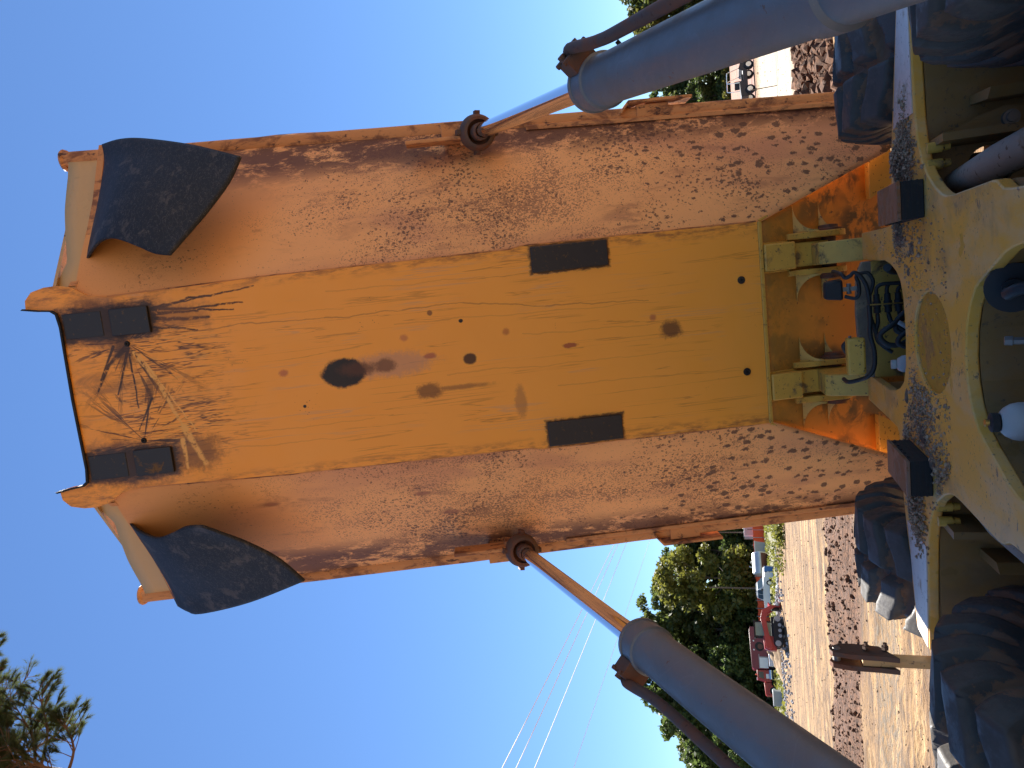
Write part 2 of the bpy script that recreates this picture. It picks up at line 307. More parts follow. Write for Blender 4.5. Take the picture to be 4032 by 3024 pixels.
# ------------------------------------------------------------------ mesh helpers
class MB:
    def __init__(s): s.v = []; s.f = []; s.mi = []; s.cur = 0
    def add(s, vs, fs):
        o = len(s.v); s.v += [tuple(v) for v in vs]
        for f in fs: s.f.append(tuple(o+i for i in f)); s.mi.append(s.cur)
        return s
    def hexa(s, p): # 8 points: bottom ring 0-3, top ring 4-7
        return s.add(p, [(3,2,1,0),(4,5,6,7),(0,1,5,4),(1,2,6,5),(2,3,7,6),(3,0,4,7)])
    def box(s, x0, x1, y0, y1, z0, z1):
        return s.hexa([(x0,y0,z0),(x1,y0,z0),(x1,y1,z0),(x0,y1,z0),(x0,y0,z1),(x1,y0,z1),(x1,y1,z1),(x0,y1,z1)])
    def obox(s, c, ex, ey, ez, hx, hy, hz):
        c, ex, ey, ez = Vector(c), Vector(ex)*hx, Vector(ey)*hy, Vector(ez)*hz
        return s.hexa([c-ex-ey-ez, c+ex-ey-ez, c+ex+ey-ez, c-ex+ey-ez, c-ex-ey+ez, c+ex-ey+ez, c+ex+ey+ez, c-ex+ey+ez])
    def tube(s, pts, rad, n=8, cap=True):
        pts = [Vector(p) for p in pts]; rs = rad if isinstance(rad, (list, tuple)) else [rad]*len(pts)
        vs = []; fs = []; up = None
        for i, p in enumerate(pts):
            a = pts[max(0, i-1)]; b = pts[min(len(pts)-1, i+1)]; d = (b-a).normalized() if (b-a).length > 1e-9 else Vector((0,0,1))
            if up is None: up = d.orthogonal().normalized()
            else: up = (up - d*up.dot(d)); up = up.normalized() if up.length > 1e-6 else d.orthogonal().normalized()
            w = d.cross(up)
            for k in range(n):
                t = 2*math.pi*k/n; vs.append(p + (up*math.cos(t)+w*math.sin(t))*rs[i])
        for i in range(len(pts)-1):
            for k in range(n):
                fs.append((i*n+k, i*n+(k+1)%n, (i+1)*n+(k+1)%n, (i+1)*n+k))
        if cap: fs.append(tuple(range(n))[::-1]); fs.append(tuple(range((len(pts)-1)*n, len(pts)*n)))
        return s.add(vs, fs)
    def lathe(s, o, d, prof, n=32): # prof: (distance along d, radius)
        o = Vector(o); d = Vector(d).normalized(); u = d.orthogonal().normalized(); w = d.cross(u); vs = []; fs = []
        for t, r in prof:
            for k in range(n):
                a = 2*math.pi*k/n; vs.append(o + d*t + (u*math.cos(a)+w*math.sin(a))*r)
        for i in range(len(prof)-1):
            for k in range(n): fs.append((i*n+k, i*n+(k+1)%n, (i+1)*n+(k+1)%n, (i+1)*n+k))
        fs.append(tuple(range(n))[::-1]); fs.append(tuple(range((len(prof)-1)*n, len(prof)*n)))
        return s.add(vs, fs)
    def prism(s, outer, holes, fn, a, b): # polygon (u,v) extruded from a to b; fn(u,v,t) -> point
        loops = [outer] + list(holes)
        flat = [p for l in loops for p in l]; N = len(flat)
        tri = tessellate_polygon([[Vector((p[0], p[1], 0)) for p in l] for l in loops])
        vs = [fn(p[0], p[1], b) for p in flat] + [fn(p[0], p[1], a) for p in flat]
        fs = [tuple(t) for t in tri] + [tuple(i+N for i in reversed(t)) for t in tri]
        o = 0
        for l in loops:
            for i in range(len(l)):
                j = (i+1) % len(l); fs.append((o+i, o+j, N+o+j, N+o+i))
            o += len(l)
        return s.add(vs, fs)
    def grid(s, rows):
        n = len(rows[0]); vs = [p for r in rows for p in r]
        return s.add(vs, [(i*n+k, i*n+k+1, (i+1)*n+k+1, (i+1)*n+k) for i in range(len(rows)-1) for k in range(n-1)])
    def stone(s, p, r, rr, flat=1.):
        a = rr.random()*6.28; ca, sa = math.cos(a), math.sin(a); vs = []
        for x, y, z in ICO_V:
            k = r*rr.uniform(.7, 1.2); x, y, z = x*k, y*k*.8, z*k*flat
            vs.append((p[0]+x*ca-y*sa, p[1]+x*sa+y*ca, p[2]+z))
        return s.add(vs, ICO_F)
    def mesh(s, name, mats, smooth=35):
        me = bpy.data.meshes.new(name); me.from_pydata(s.v, [], s.f); me.update()
        for m in (mats if isinstance(mats, (list, tuple)) else [mats]): me.materials.append(m)
        me.polygons.foreach_set('material_index', s.mi)
        bm = bmesh.new(); bm.from_mesh(me); bmesh.ops.recalc_face_normals(bm, faces=bm.faces[:]); bm.to_mesh(me); bm.free()
        if smooth:
            me.polygons.foreach_set('use_smooth', [True]*len(me.polygons)); me.set_sharp_from_angle(angle=R_(smooth))
        return me
    def build(s, name, mats, parent=None, smooth=35, bevel=0, world=False):
        o = bpy.data.objects.new(name, s.mesh(name, mats, smooth)); COL.objects.link(o)
        if parent is not None:
            o.parent = parent
            if world: o.matrix_basis = parent_world(parent).inverted()
        if bevel:
            b = o.modifiers.new('bevel', 'BEVEL'); b.width = bevel; b.segments = 2; b.limit_method = 'ANGLE'; b.angle_limit = R_(40)
        return o
_t = (1+5**.5)/2
ICO_V = [Vector(v).normalized() for v in ((-1,_t,0),(1,_t,0),(-1,-_t,0),(1,-_t,0),(0,-1,_t),(0,1,_t),(0,-1,-_t),(0,1,-_t),(_t,0,-1),(_t,0,1),(-_t,0,-1),(-_t,0,1))]
ICO_F = [(0,11,5),(0,5,1),(0,1,7),(0,7,10),(0,10,11),(1,5,9),(5,11,4),(11,10,2),(10,7,6),(7,1,8),(3,9,4),(3,4,2),(3,2,6),(3,6,8),(3,8,9),(4,9,5),(2,4,11),(6,2,10),(8,6,7),(9,8,1)]
def parent_world(p):
    m = p.matrix_basis.copy()
    return parent_world(p.parent) @ m if p.parent else m
def tag(o, label=None, cat=None, group=None, kind=None):
    for k, v in (('label', label), ('category', cat), ('group', group), ('kind', kind)):
        if v: o[k] = v
    return o
def empty(name, loc, label, cat, group=None, rz=0.):
    o = bpy.data.objects.new(name, None); COL.objects.link(o); o.location = loc; o.rotation_euler = (0, 0, rz)
    o.empty_display_size = .2
    return tag(o, label, cat, group)
def copy_tree(o, parent=None):
    c = o.copy(); COL.objects.link(c)
    if parent is not None: c.parent = parent
    for ch in list(o.children): copy_tree(ch, c)
    return c
def fbm(x, y, z=0., o=4): return mnoise.fractal(Vector((x, y, z)), 1.0, 2.0, o)
def lerp(a, b, t): return a+(b-a)*t
def sm(a, b, x):
    t = max(0, min(1, (x-a)/(b-a))); return t*t*(3-2*t)


# ================================================================== SETTING
def berm_h(x, y):      # low ridge of dug-up red soil running across the site
    c = 18.6 + .25*fbm(x*.12, 3.1) + .006*x + (.4 if x > 0 else 0)
    w = 1.75 + .3*fbm(x*.3, 9.2)
    d = abs(y-c)/w
    return ((.34*(1+.5*fbm(x*.5, y*.6, 4.))+.10*fbm(x*2.2, y*2.2, 6.))*max(0, 1-d*d)) if d < 1 else 0.
def far_bank(x, y):    # earth bank that the parked machines stand behind, left
    if x > -8: return 0.
    d = abs(y-58-.1*(x+30)-1.5*fbm(x*.1, 1.7))/4.2
    return .35*max(0, 1-d*d)*sm(-8, -20, x) if d < 1 else 0.
def ground_h(x, y):
    r = math.hypot(x, y)
    rut = .075*fbm(x*.25, y*1.3, 2.)*sm(60, 20, r) + .045*fbm(x*1.1, y*2.3, 5., 3)*sm(40, 10, r)
    rut += .03*math.sin(y*2.3+1.4*fbm(x*.08, y*.15, 7.))*sm(60, 15, r)
    return rut*sm(1.5, 5, r) - .03 + berm_h(x, y) + far_bank(x, y) + .25*fbm(x*.01, y*.01, 1.)*sm(60, 200, r)
def build_ground():
    mb = MB(); rows = []
    angs = [R_(a) for a in [-180+8*i for i in range(16)]] + [R_(-50+.30*i) for i in range(300)] + [R_(41+7.7*i) for i in range(19)]
    r = .6; rad = []
    while r < 5200:
        rad.append(r); r *= 1.011 if 5 < r < 75 else 1.06
    for rr in rad: rows.append([(rr*math.sin(a), rr*math.cos(a), ground_h(rr*math.sin(a), rr*math.cos(a)) if rr < 600 else -.03) for a in angs])
    mb.grid(rows); cen = [(0, 0, -.03)] + rows[0]
    mb.add(cen, [(0, i, i+1) for i in range(1, len(cen)-1)])
    return mb
def m_ground():
    g = G('graded_soil'); x, y, z = g.xyz()
    st = g.mapv((.10, 1.1, 1)); st2 = g.mapv((.34, 1.5, 1))
    n1 = g.noise(1.0, 6, .68, .5, st); n2 = g.noise(1.0, 6, .72, .6, st2); n3 = g.noise(9, 5, .7, .3, g.mapv((.5, 1.2, 1)))
    c = g.mix(g.rng(n1, .36, .64), (.155, .080, .026), (.30, .175, .066))
    c = g.mix(g.mul(g.rng(n2, .47, .60), .9), c, (.075, .040, .018))
    c = g.mix(g.mul(g.rng(n2, .46, .36), .6), c, (.44, .29, .135))
    c = g.mix(g.mul(g.rng(n3, .53, .62), .85), c, (.085, .052, .032))
    # grey-brown churned strip nearer the truck
    gs = g.mul(g.rng(g.math('ABSOLUTE', g.add(g.add(y, -13.3), g.mul(g.add(n1, -.5), 2))), 1.5, .6), g.rng(n3, .42, .58))
    c = g.mix(g.mul(gs, .8), c, (.12, .095, .065))
    # red dug soil: the ridge, and the red field far to the right
    wob = g.mul(g.add(g.noise(.5, 4), -.5), 1.6)
    ridge = g.rng(g.math('ABSOLUTE', g.add(g.add(g.mul(x, -.006), g.add(y, -18.7)), wob)), 2.5, 1.8)
    red = g.mix(g.rng(g.noise(9, 6, .75), .35, .65), (.050, .020, .008), (.15, .064, .026))
    c = g.mix(ridge, c, red)
    field = g.mul(g.rng(x, 4, 9), g.rng(g.add(y, g.mul(wob, 2)), 52, 57))
    red2 = g.mix(g.rng(g.noise(1.0, 5, .7, .4, g.mapv((.12, .7, 1))), .4, .62), (.17, .085, .060), (.33, .185, .135))
    c = g.mix(field, c, red2)
    # pale wet clay on the right between ridge and field
    wet = g.mul(g.mul(g.rng(x, 1.5, 5), g.rng(y, 23, 28)), g.rng(y, 54, 44))
    wn_ = g.rng(n1, .40, .52)
    c = g.mix(g.mul(wet, g.add(g.mul(wn_, .6), .35)), c, (.33, .265, .18))
    # scrub grass under the trees
    far = g.mul(g.rng(x, -10, -22), g.rng(y, 62, 72)); fr = g.mul(g.rng(x, 4, 12), g.rng(y, 225, 245))
    gr = g.mix(g.noise(.6, 5), (.06, .075, .028), (.20, .17, .09))
    c = g.mix(g.mx(far, fr), c, gr)
    h = g.add(g.add(g.mul(n2, .8), g.mul(n1, .6)), g.add(g.mul(n3, .5), g.mul(g.noise(38, 3, .6), .12)))
    rough = g.n('MapRange', {'Value': wet, 'To Min': .9, 'To Max': .55}).outputs[0]
    return g.set(c, rough, 0, h, 1.0, .16)
go = build_ground().build('ground', m_ground(), smooth=180); tag(go, kind='structure')

def soil_clods():   # broken lumps of red soil along the ridge: nobody could count them
    mb = MB(); r = random.Random(3)
    for i in range(8200):
        x = r.uniform(-19, 8.5) if i < 5600 else r.uniform(2, 8.5); y = 18.7+.006*x+r.uniform(-2.1, 2.1)
        if x > 2.5: y = 18.4+r.gauss(0, 1.1)
        rad = min(.20, .025+r.expovariate(1/.045)) if x > 2 else min(.085, .012+r.expovariate(1/.016))
        z = ground_h(x, y)
        mb.stone((x, y, z+rad*.25), rad, r, .8)
    return mb
tag(soil_clods().build('soil_clods', m_soil('red_clod_soil', (.052, .021, .008), (.15, .062, .024), 6), smooth=0), 'dark red broken soil lumps along the dug ridge', 'soil', kind='stuff')
def dirt_clumps():
    mb = MB(); r = random.Random(5)
    for i in range(5200):
        y = 7+ (r.random()**1.6)*48; a = R_(r.uniform(-42, -15) if r.random() < .8 else r.uniform(8, 16))
        x = CX + y*math.tan(a); rad = min(.045, .005+r.expovariate(1/.007))*(.6+y/40)
        mb.stone((x, y, ground_h(x, y)+rad*.2), rad, r, .7)
    return mb
tag(dirt_clumps().build('dirt_clumps', m_soil('tan_clod_soil', (.20, .125, .07), (.40, .28, .16), 8), smooth=0), 'small tan dirt clumps scattered over the graded ground', 'dirt', kind='stuff')

# ================================================================== DUMP TRUCK
FY, BA = 4.8845, R_(70.138)
truck = empty('dump_truck', (0, 3.4, 0), 'orange articulated dump truck with its muddy bed tipped up against the sky', 'dump truck')
def W(x, y, z): return (x, y, z+H)          # measured positions: height given from eye level
BMAT = Matrix.Translation((0, FY-3.4, H)) @ Matrix.Rotation(R_(180)-BA, 4, 'X')
BINV = (Matrix.Translation((0, 3.4, 0)) @ BMAT).inverted()
def wb(p): return BINV @ Vector(W(*p))
def ntail_(s): return .02+.318*(-.165-s)-.004
def floor_outline():
    half = [(.655, -.165), (.655, 1.36), (.640, 1.42), (.632, 3.0), (.606, 3.95), (.632, 4.06), (.687, 4.142), (.707, 4.226), (.704, 4.305),
            (.683, 4.386), (.635, 4.43), (.575, 4.437), (.560, 4.365), (.552, 4.275), (.535, 4.25), (.45, 4.24), (.2, 4.247)]
    return half + [(-x, y) for x, y in reversed(half)]
mb = MB(); mb.prism(floor_outline(), [], lambda u, v, t: (u, v, t), -.028, 0)
bed = mb.build('dump_body', M['floor'], truck, smooth=20); bed.matrix_basis = BMAT
def xr(s): return 1.452+.037*(s+.92)
def nr(s): return .40+.0826*(s+.92)
def xf(s): return lerp(.64, .59, sm(0, 4, s))
def chine(s, t): return Vector((xf(s)+(xr(s)-.02-xf(s))*t, s, -(.014+(nr(s)-.03)*t**1.22)))
S_HI = [(0, 4.30), (.26, 4.222), (.62, 4.335), (.85, 4.39), (1, 4.44)]
def interp(tab, t):
    for (a, va), (b, vb) in zip(tab, tab[1:]):
        if t <= b: return lerp(va, vb, (t-a)/(b-a))
    return tab[-1][1]
for sg in (1, -1):
    mb = MB(); rows = []
    for k in range(61):
        row = []
        for j in range(29):
            t = j/28; lo = max(-1.27, -.165-2.38*(.81*t)) if t < .52 else lerp(-1.165, -1.27, (t-.52)/.48)
            p = chine(lerp(lo, interp(S_HI, t), k/60), t)
            dent = .006*fbm(p.x*sg*1.2+7*sg, p.y*.9, 2.)
            row.append((p.x*sg, p.y, p.z+dent))
        rows.append(row)
    mb.grid(rows); o = mb.build('side_panel', M['chine'], bed, smooth=180)
    sol = o.modifiers.new('plate', 'SOLIDIFY'); sol.thickness = .014; sol.offset = -sg*1 if False else 0
    # rounded rim along the outer edge
    mb = MB(); rings = []
    for k in range(64):
        s = lerp(-1.32, 4.47, k/63); cx_, cz = xr(s)-.012, -(nr(s)+.02)
        wob = .004*fbm(s*1.3, sg*4.)
        ring = []
        for a in range(14):
            th = 2*math.pi*a/14; ca, sa = math.cos(th), math.sin(th)
            q = .5
            ring.append((sg*(cx_+wob+.050*math.copysign(abs(ca)**q, ca)), s, cz+.068*math.copysign(abs(sa)**q, sa)))
        rings.append(ring+[ring[0]])
    mb.grid(rings); o = mb.build('side_rail', M['rail'], bed, smooth=60)
    s = 4.47; mb = MB(); mb.lathe((sg*(xr(s)-.012), s-.005, -(nr(s)+.02)), (0, 1, 0), [(0, .07), (.02, .078), (.035, .07)], 20)
    mb.build('rail_end_cap', M['rail'], o)
    # small ledge along the lower edge of the rim
    mb = MB(); rows = []
    for k in range(30):
        s = lerp(-1.3, 1.2, k/29); x0, z0 = xr(s)-.055, -(nr(s)-.055)
        rows.append([(sg*(x0-.012), s, z0-.01), (sg*(x0-.012), s, z0+.018), (sg*(x0+.012), s, z0+.018), (sg*(x0+.03), s, z0-.012)])
    mb.grid(rows); mb.build('rail_ledge', M['rail'], bed)
    # upper side wall above the rim, and the wing of the headboard
    mb = MB(); rows = [[(sg*(xr(s)-.03), s, -nr(s)), (sg*(xr(s)-.06), s, -nr(s)-.35), (sg*(xr(s)-.04), s, -nr(s)-.62)] for s in (-.9, .4, 1.7, 3., 4.3)]
    mb.grid(rows); o = mb.build('side_wall', M['rail'], bed); o.modifiers.new('plate', 'SOLIDIFY').thickness = .012
    # hanging lip that carries the mud flap
    top = [wb(p) for p in ((1.667, 4.086, 4.075), (1.500, 4.015, 4.060), (1.265, 3.89, 4.010), (1.061, 3.77, 3.975), (.861, 3.665, 3.957))] + [Vector((.70, 4.16, -.05))]
    tt = (1.0, .84, .60, .40, .21, .07)
    rows = []
    for p, t in zip(top, tt):
        b = chine(min(4.12, p.y+.0), t)
        rows.append([(sg*p.x, p.y+.022, p.z), (sg*p.x, p.y-.022, p.z), (sg*b.x, p.y-.03, b.z-.01), (sg*b.x, p.y+.022, b.z-.01), (sg*p.x, p.y+.022, p.z)])
    mb = MB(); mb.grid(rows); mb.build('flap_lip', M['rail'], bed, smooth=50)
    # mud flap: a heavy rubber sheet hanging from the lip by its own weight
    if sg > 0:
        out = [(1.667,4.086,4.068),(1.655,4.02,3.848),(1.614,3.98,3.615),(1.501,3.93,3.207),(1.37,3.9,2.843)]
        inn = [(.86,3.665,3.934),(.922,3.6,3.783),(.951,3.56,3.669),(.945,3.53,3.54),(.879,3.5,3.364),(.821,3.49,3.235),(.8,3.5,3.131)]
        bot = [(1.37,3.9,2.843),(1.22,3.82,2.89),(1.049,3.7,2.977),(.921,3.6,3.057),(.8,3.5,3.131)]
        att = [(1.667,4.086,4.068),(1.533,4.03,4.017),(1.267,3.88,3.966),(1.058,3.76,3.939),(.86,3.665,3.934)]
    else:
        out = [(1.674,4.086,4.102),(1.693,4.05,3.985),(1.682,4.0,3.819),(1.552,3.94,3.339),(1.366,3.9,2.836)]
        inn = [(.863,3.665,3.98),(.92,3.62,3.853),(.951,3.57,3.663),(.908,3.53,3.498),(.853,3.5,3.344),(.85,3.5,3.219)]
        bot = [(1.366,3.9,2.836),(1.177,3.8,2.933),(1.026,3.68,3.047),(.908,3.56,3.156),(.85,3.5,3.219)]
        att = [(1.674,4.086,4.102),(1.491,4.03,4.103),(1.264,3.9,4.042),(1.064,3.78,4.002),(.863,3.665,3.98)]
    def along(path, t):
        P = [Vector(p) for p in path]; d = [0]
        for a, b in zip(P, P[1:]): d.append(d[-1]+(b-a).length)
        x = t*d[-1]; n = len(P)
        for i in range(n-1):
            if x <= d[i+1]+1e-9:
                u = (x-d[i])/(d[i+1]-d[i]); p0, p1, p2, p3 = P[max(0,i-1)], P[i], P[i+1], P[min(n-1,i+2)]
                return .5*((2*p1)+(-p0+p2)*u+(2*p0-5*p1+4*p2-p3)*u*u+(-p0+3*p1-3*p2+p3)*u**3)
        return P[-1]
    rows = []; N = 26
    for i in range(N+1):
        u = i/N; row = []
        for j in range(N+1):
            v = j/N
            p = (along(att, u)*(1-v)+along(bot, u)*v) + (along(out, v)*(1-u)+along(inn, v)*u) - (
                Vector(att[0])*(1-u)*(1-v)+Vector(att[-1])*u*(1-v)+Vector(bot[0])*(1-u)*v+Vector(bot[-1])*u*v)
            p = p + Vector((0, -.05*math.sin(math.pi*v)*math.sin(math.pi*u), 0))
            q = wb((p.x, p.y, p.z)); row.append((sg*q.x, q.y, q.z))
        rows.append(row)
    mb = MB(); mb.grid(rows); o = mb.build('mud_flap', M['flap'], bed, smooth=180)
    sol = o.modifiers.new('sheet', 'SOLIDIFY'); sol.thickness = .016; sol.offset = 0
    # lifting-cylinder bracket and clamp ring on the rim
    mb = MB()
    mb.box(*sorted((sg*1.37, sg*1.50)), 1.46, 1.66, -.42, -.33)
    mb.box(*sorted((sg*1.40, sg*1.425)), 1.5, 2.02, -.43, -.29)
    mb.box(*sorted((sg*1.42, sg*1.53)), 1.60, 1.78, -.60, -.36)
    o = mb.build('cylinder_bracket', M['rail'], bed, bevel=.006)
    # mounting plate with a folded tab, low on the rim
    mb = MB()
    mb.box(*sorted((sg*1.445, sg*1.545)), .22, .44, -.60, -.45)
    mb.hexa([(sg*x, s, h) for h in (-.63, -.42) for x, s in ((1.555, .06), (1.575, .06), (1.575, .50), (1.555, .50))])
    mb.hexa([(sg*x, s, h) for h in (-.63, -.42) for x, s in ((1.50, .56), (1.575, .50), (1.555, .495), (1.49, .55))])
    mb.build('rail_bracket', M['rail'], bed, bevel=.004)
    # flat pull-eye plate below the flap
    def ey(u, v, t): return (sg*(xr(u)+.025+v*.35+t*.0), u, -(nr(u)-.02)-t-v*.6)
    mb = MB(); ho = [(2.86+.10*math.cos(a*.785), .045+.022*math.sin(a*.785)) for a in range(8)]
    mb.prism([(2.35,0),(3.18,0),(3.10,.05),(2.96,.085),(2.78,.085),(2.55,.05)], [ho], ey, 0, .018); mb.build('pull_eye', M['rail'], bed)
# headboard closing the front of the bed, hidden from below by the floor
mb = MB()
mb.prism([(-1.62, .84), (-.7, .02), (.7, .02), (1.62, .84), (1.6, 1.5), (-1.6, 1.5)], [], lambda u, v, t: (u, 4.24+.13*v+t, -v), 0, .02)
mb.build('headboard', M['pale'], bed)
for sg in (1, -1):
    mb = MB(); mb.prism([(1.50, .86), (1.66, 1.02), (1.66, 1.5), (1.50, 1.5)], [], lambda u, v, t: (sg*u, 4.40+.25*(v-.86)+t, -v), 0, .03); mb.build('spill_guard', M['pale'], bed)
# rubber seal round the front cut-out
mb = MB(); pth = [(.578, 4.452), (.562, 4.365), (.552, 4.28), (.53, 4.252), (.45, 4.242), (0, 4.249), (-.45, 4.242), (-.53, 4.252), (-.552, 4.28), (-.562, 4.365), (-.578, 4.452)]
mb.grid([[(x, s+.006, -.03), (x, s+.006, .018), (x*1.015, s-.006, .018), (x*1.015, s-.006, -.03)] for x, s in pth]); mb.build('edge_seal', M['padrub'], bed, smooth=60)
# wear pads, four at the front and two at the middle, and countersunk bolts
for sg in (1, -1):
    for x0, x1, s0, s1, h, mm in ((.484, .642, .81, 1.295, .020, 'pad'), (.365, .530, 3.70, 3.935, .020, 'pad'), (.372, .528, 3.99, 4.225, .004, 'pad')):
        mb = MB(); mb.box(*sorted((sg*x0, sg*x1)), s0, s1, -.004, h); mb.build('wear_pad', M[mm], bed, bevel=.004)
    for bx, bs, rr in ((.298, -.04, .021), (.309, 3.862, .015)):
        mb = MB(); mb.lathe((sg*bx, bs, -.002), (0, 0, 1), [(0, rr*1.2), (.006, rr*1.2), (.006, rr*.9), (.014, rr*.85), (.014, rr*.45), (.004, rr*.4)], 12); mb.build('floor_bolt', M['padrub'], bed)
for sg in (1, -1):
    mb = MB(); r = random.Random(sg+5); mb.tube([(sg*(interp([(-.165, .657), (1.36, .657), (1.42, .642), (3.0, .634), (3.95, .609)], lerp(-.16, 3.94, k/90))+r.uniform(-.0015, .0015)), lerp(-.16, 3.94, k/90), -.014+r.uniform(-.003, .003)) for k in range(91)], .0075, 6)
    mb.build('weld_bead', M['rail'], bed, smooth=60)
    mb = MB(); q = [(sg*x, s, -.003) for x, s in ((.512, -.195), (.512, -.405), (.330, -.405), (.330, -.195))]; mb.tube([(a[0], a[1], -ntail_(a[1])) for a in q], .009, 6); mb.build('weld_bead', M['lug'], bed, smooth=60)
# tail: bottom lip of the floor, kicked-up tail plate, end blocks
mb = MB(); mb.box(-.655, .655, -.192, -.166, -.05, .010); mb.build('floor_lip', M['lug'], bed, bevel=.005)
mb = MB()
def ntail(s): return .02+.318*(-.165-s)
rows = []
for k in range(12):
    s = lerp(-.175, -1.36, k/11); hw = lerp(.66, 1.06, min(1, (-.165-s)/.88))
    rows.append([(lerp(-hw, hw, j/24), s, -ntail(s)) for j in range(25)])
mb.grid(rows); o = mb.build('tail_plate', M['tail'], bed, smooth=180); o.modifiers.new('plate', 'SOLIDIFY').thickness = .014
for sg in (1, -1):
    mb = MB(); n0 = ntail(-1.05); mb.hexa([(sg*x, s, h) for h, w in ((-n0-.12, 0), (-n0+.05, 0)) for x, s in ((.74, -1.045), (1.04, -1.045), (1.10, -1.20), (.84, -1.215))])
    mb.build('tail_block', M['lug'], bed, bevel=.006)
    # diagonal edge strip where side panel meets tail plate
    mb = MB(); mb.tube([(sg*.66, -.18, -.012), (sg*1.03, -1.05, -ntail(-1.05)+.03)], .010, 6); mb.build('diagonal_seam', M['lug'], bed)
    # hinge: box lug, lower web, two ears with curved gussets, pin
    mb = MB(); mb.box(*sorted((sg*.334, sg*.508)), -.40, -.196, -.16, .018); mb.build('hinge_lug', M['lug'], bed, bevel=.010)
    mb = MB(); mb.box(*sorted((sg*.342, sg*.498)), -.66, -.402, -.30, -.075); mb.build('hinge_web', M['lug'], bed, bevel=.006)
    for x0, x1 in ((.520, .560), (.286, .322)):
        prof = [(-.39, .02), (-.39, .16), (-.80, .30)] + [(-.70+.115*math.cos(a), .13+.115*math.sin(a)) for a in [R_(200-18*i) for i in range(11)]][::-1]
        prof = [(-.385, .06), (-.385, .20), (-.60, .26)] + [(-.69+.105*math.cos(R_(a)), .135+.105*math.sin(R_(a))) for a in (110, 140, 170, 200, 230, 260, 290)]
        mb = MB(); mb.prism(prof, [], lambda u, v, t: (sg*t, u, -v), x0, x1); mb.build('hinge_ear', M['lug'], bed, bevel=.004)
        d = 1 if x0 > .4 else -1; xe = x1 if d > 0 else x0; ln = .19 if d > 0 else .17
        for s0, s1, nt in ((-.445, -.565, .13), (-.648, -.745, .10)):
            arc = []
            for k in range(9):
                a = math.pi/2*(1+k/8); arc.append((xe+d*(ln+ln*math.cos(a)), s1+(s0-s1)*math.sin(a), k/8))
            pts = [(xe+d*ln, s0, 0.), (xe, s0, 0.)]
            mb = MB(); base = [(xe+d*ln, s0), (xe-d*.0, s0), (xe-d*.0, s1-.012)] + [(p[0]+d*.012*(p[2]), p[1]) for p in reversed(arc)]
            mb.prism(base, [], lambda u, v, t: (sg*u, v, -(ntail(v)-.004-nt*max(0, min(1, (s0-v)/(s0-s1))))-t), 0, .016)
            mb.build('hinge_gusset', M['lug'], bed)
        mb = MB(); mb.lathe((sg*xe, -.69, -.135), (sg*d, 0, 0), [(0, .088), (.014, .088), (.018, .062), (.036, .060), (.040, .03)], 20); mb.build('pin_washer', M['rusty'], bed)
    mb = MB(); mb.lathe((sg*.28, -.69, -.135), (sg, 0, 0), [(0, .045), (.29, .045)], 16); mb.build('hinge_pin', M['rusty'], bed)

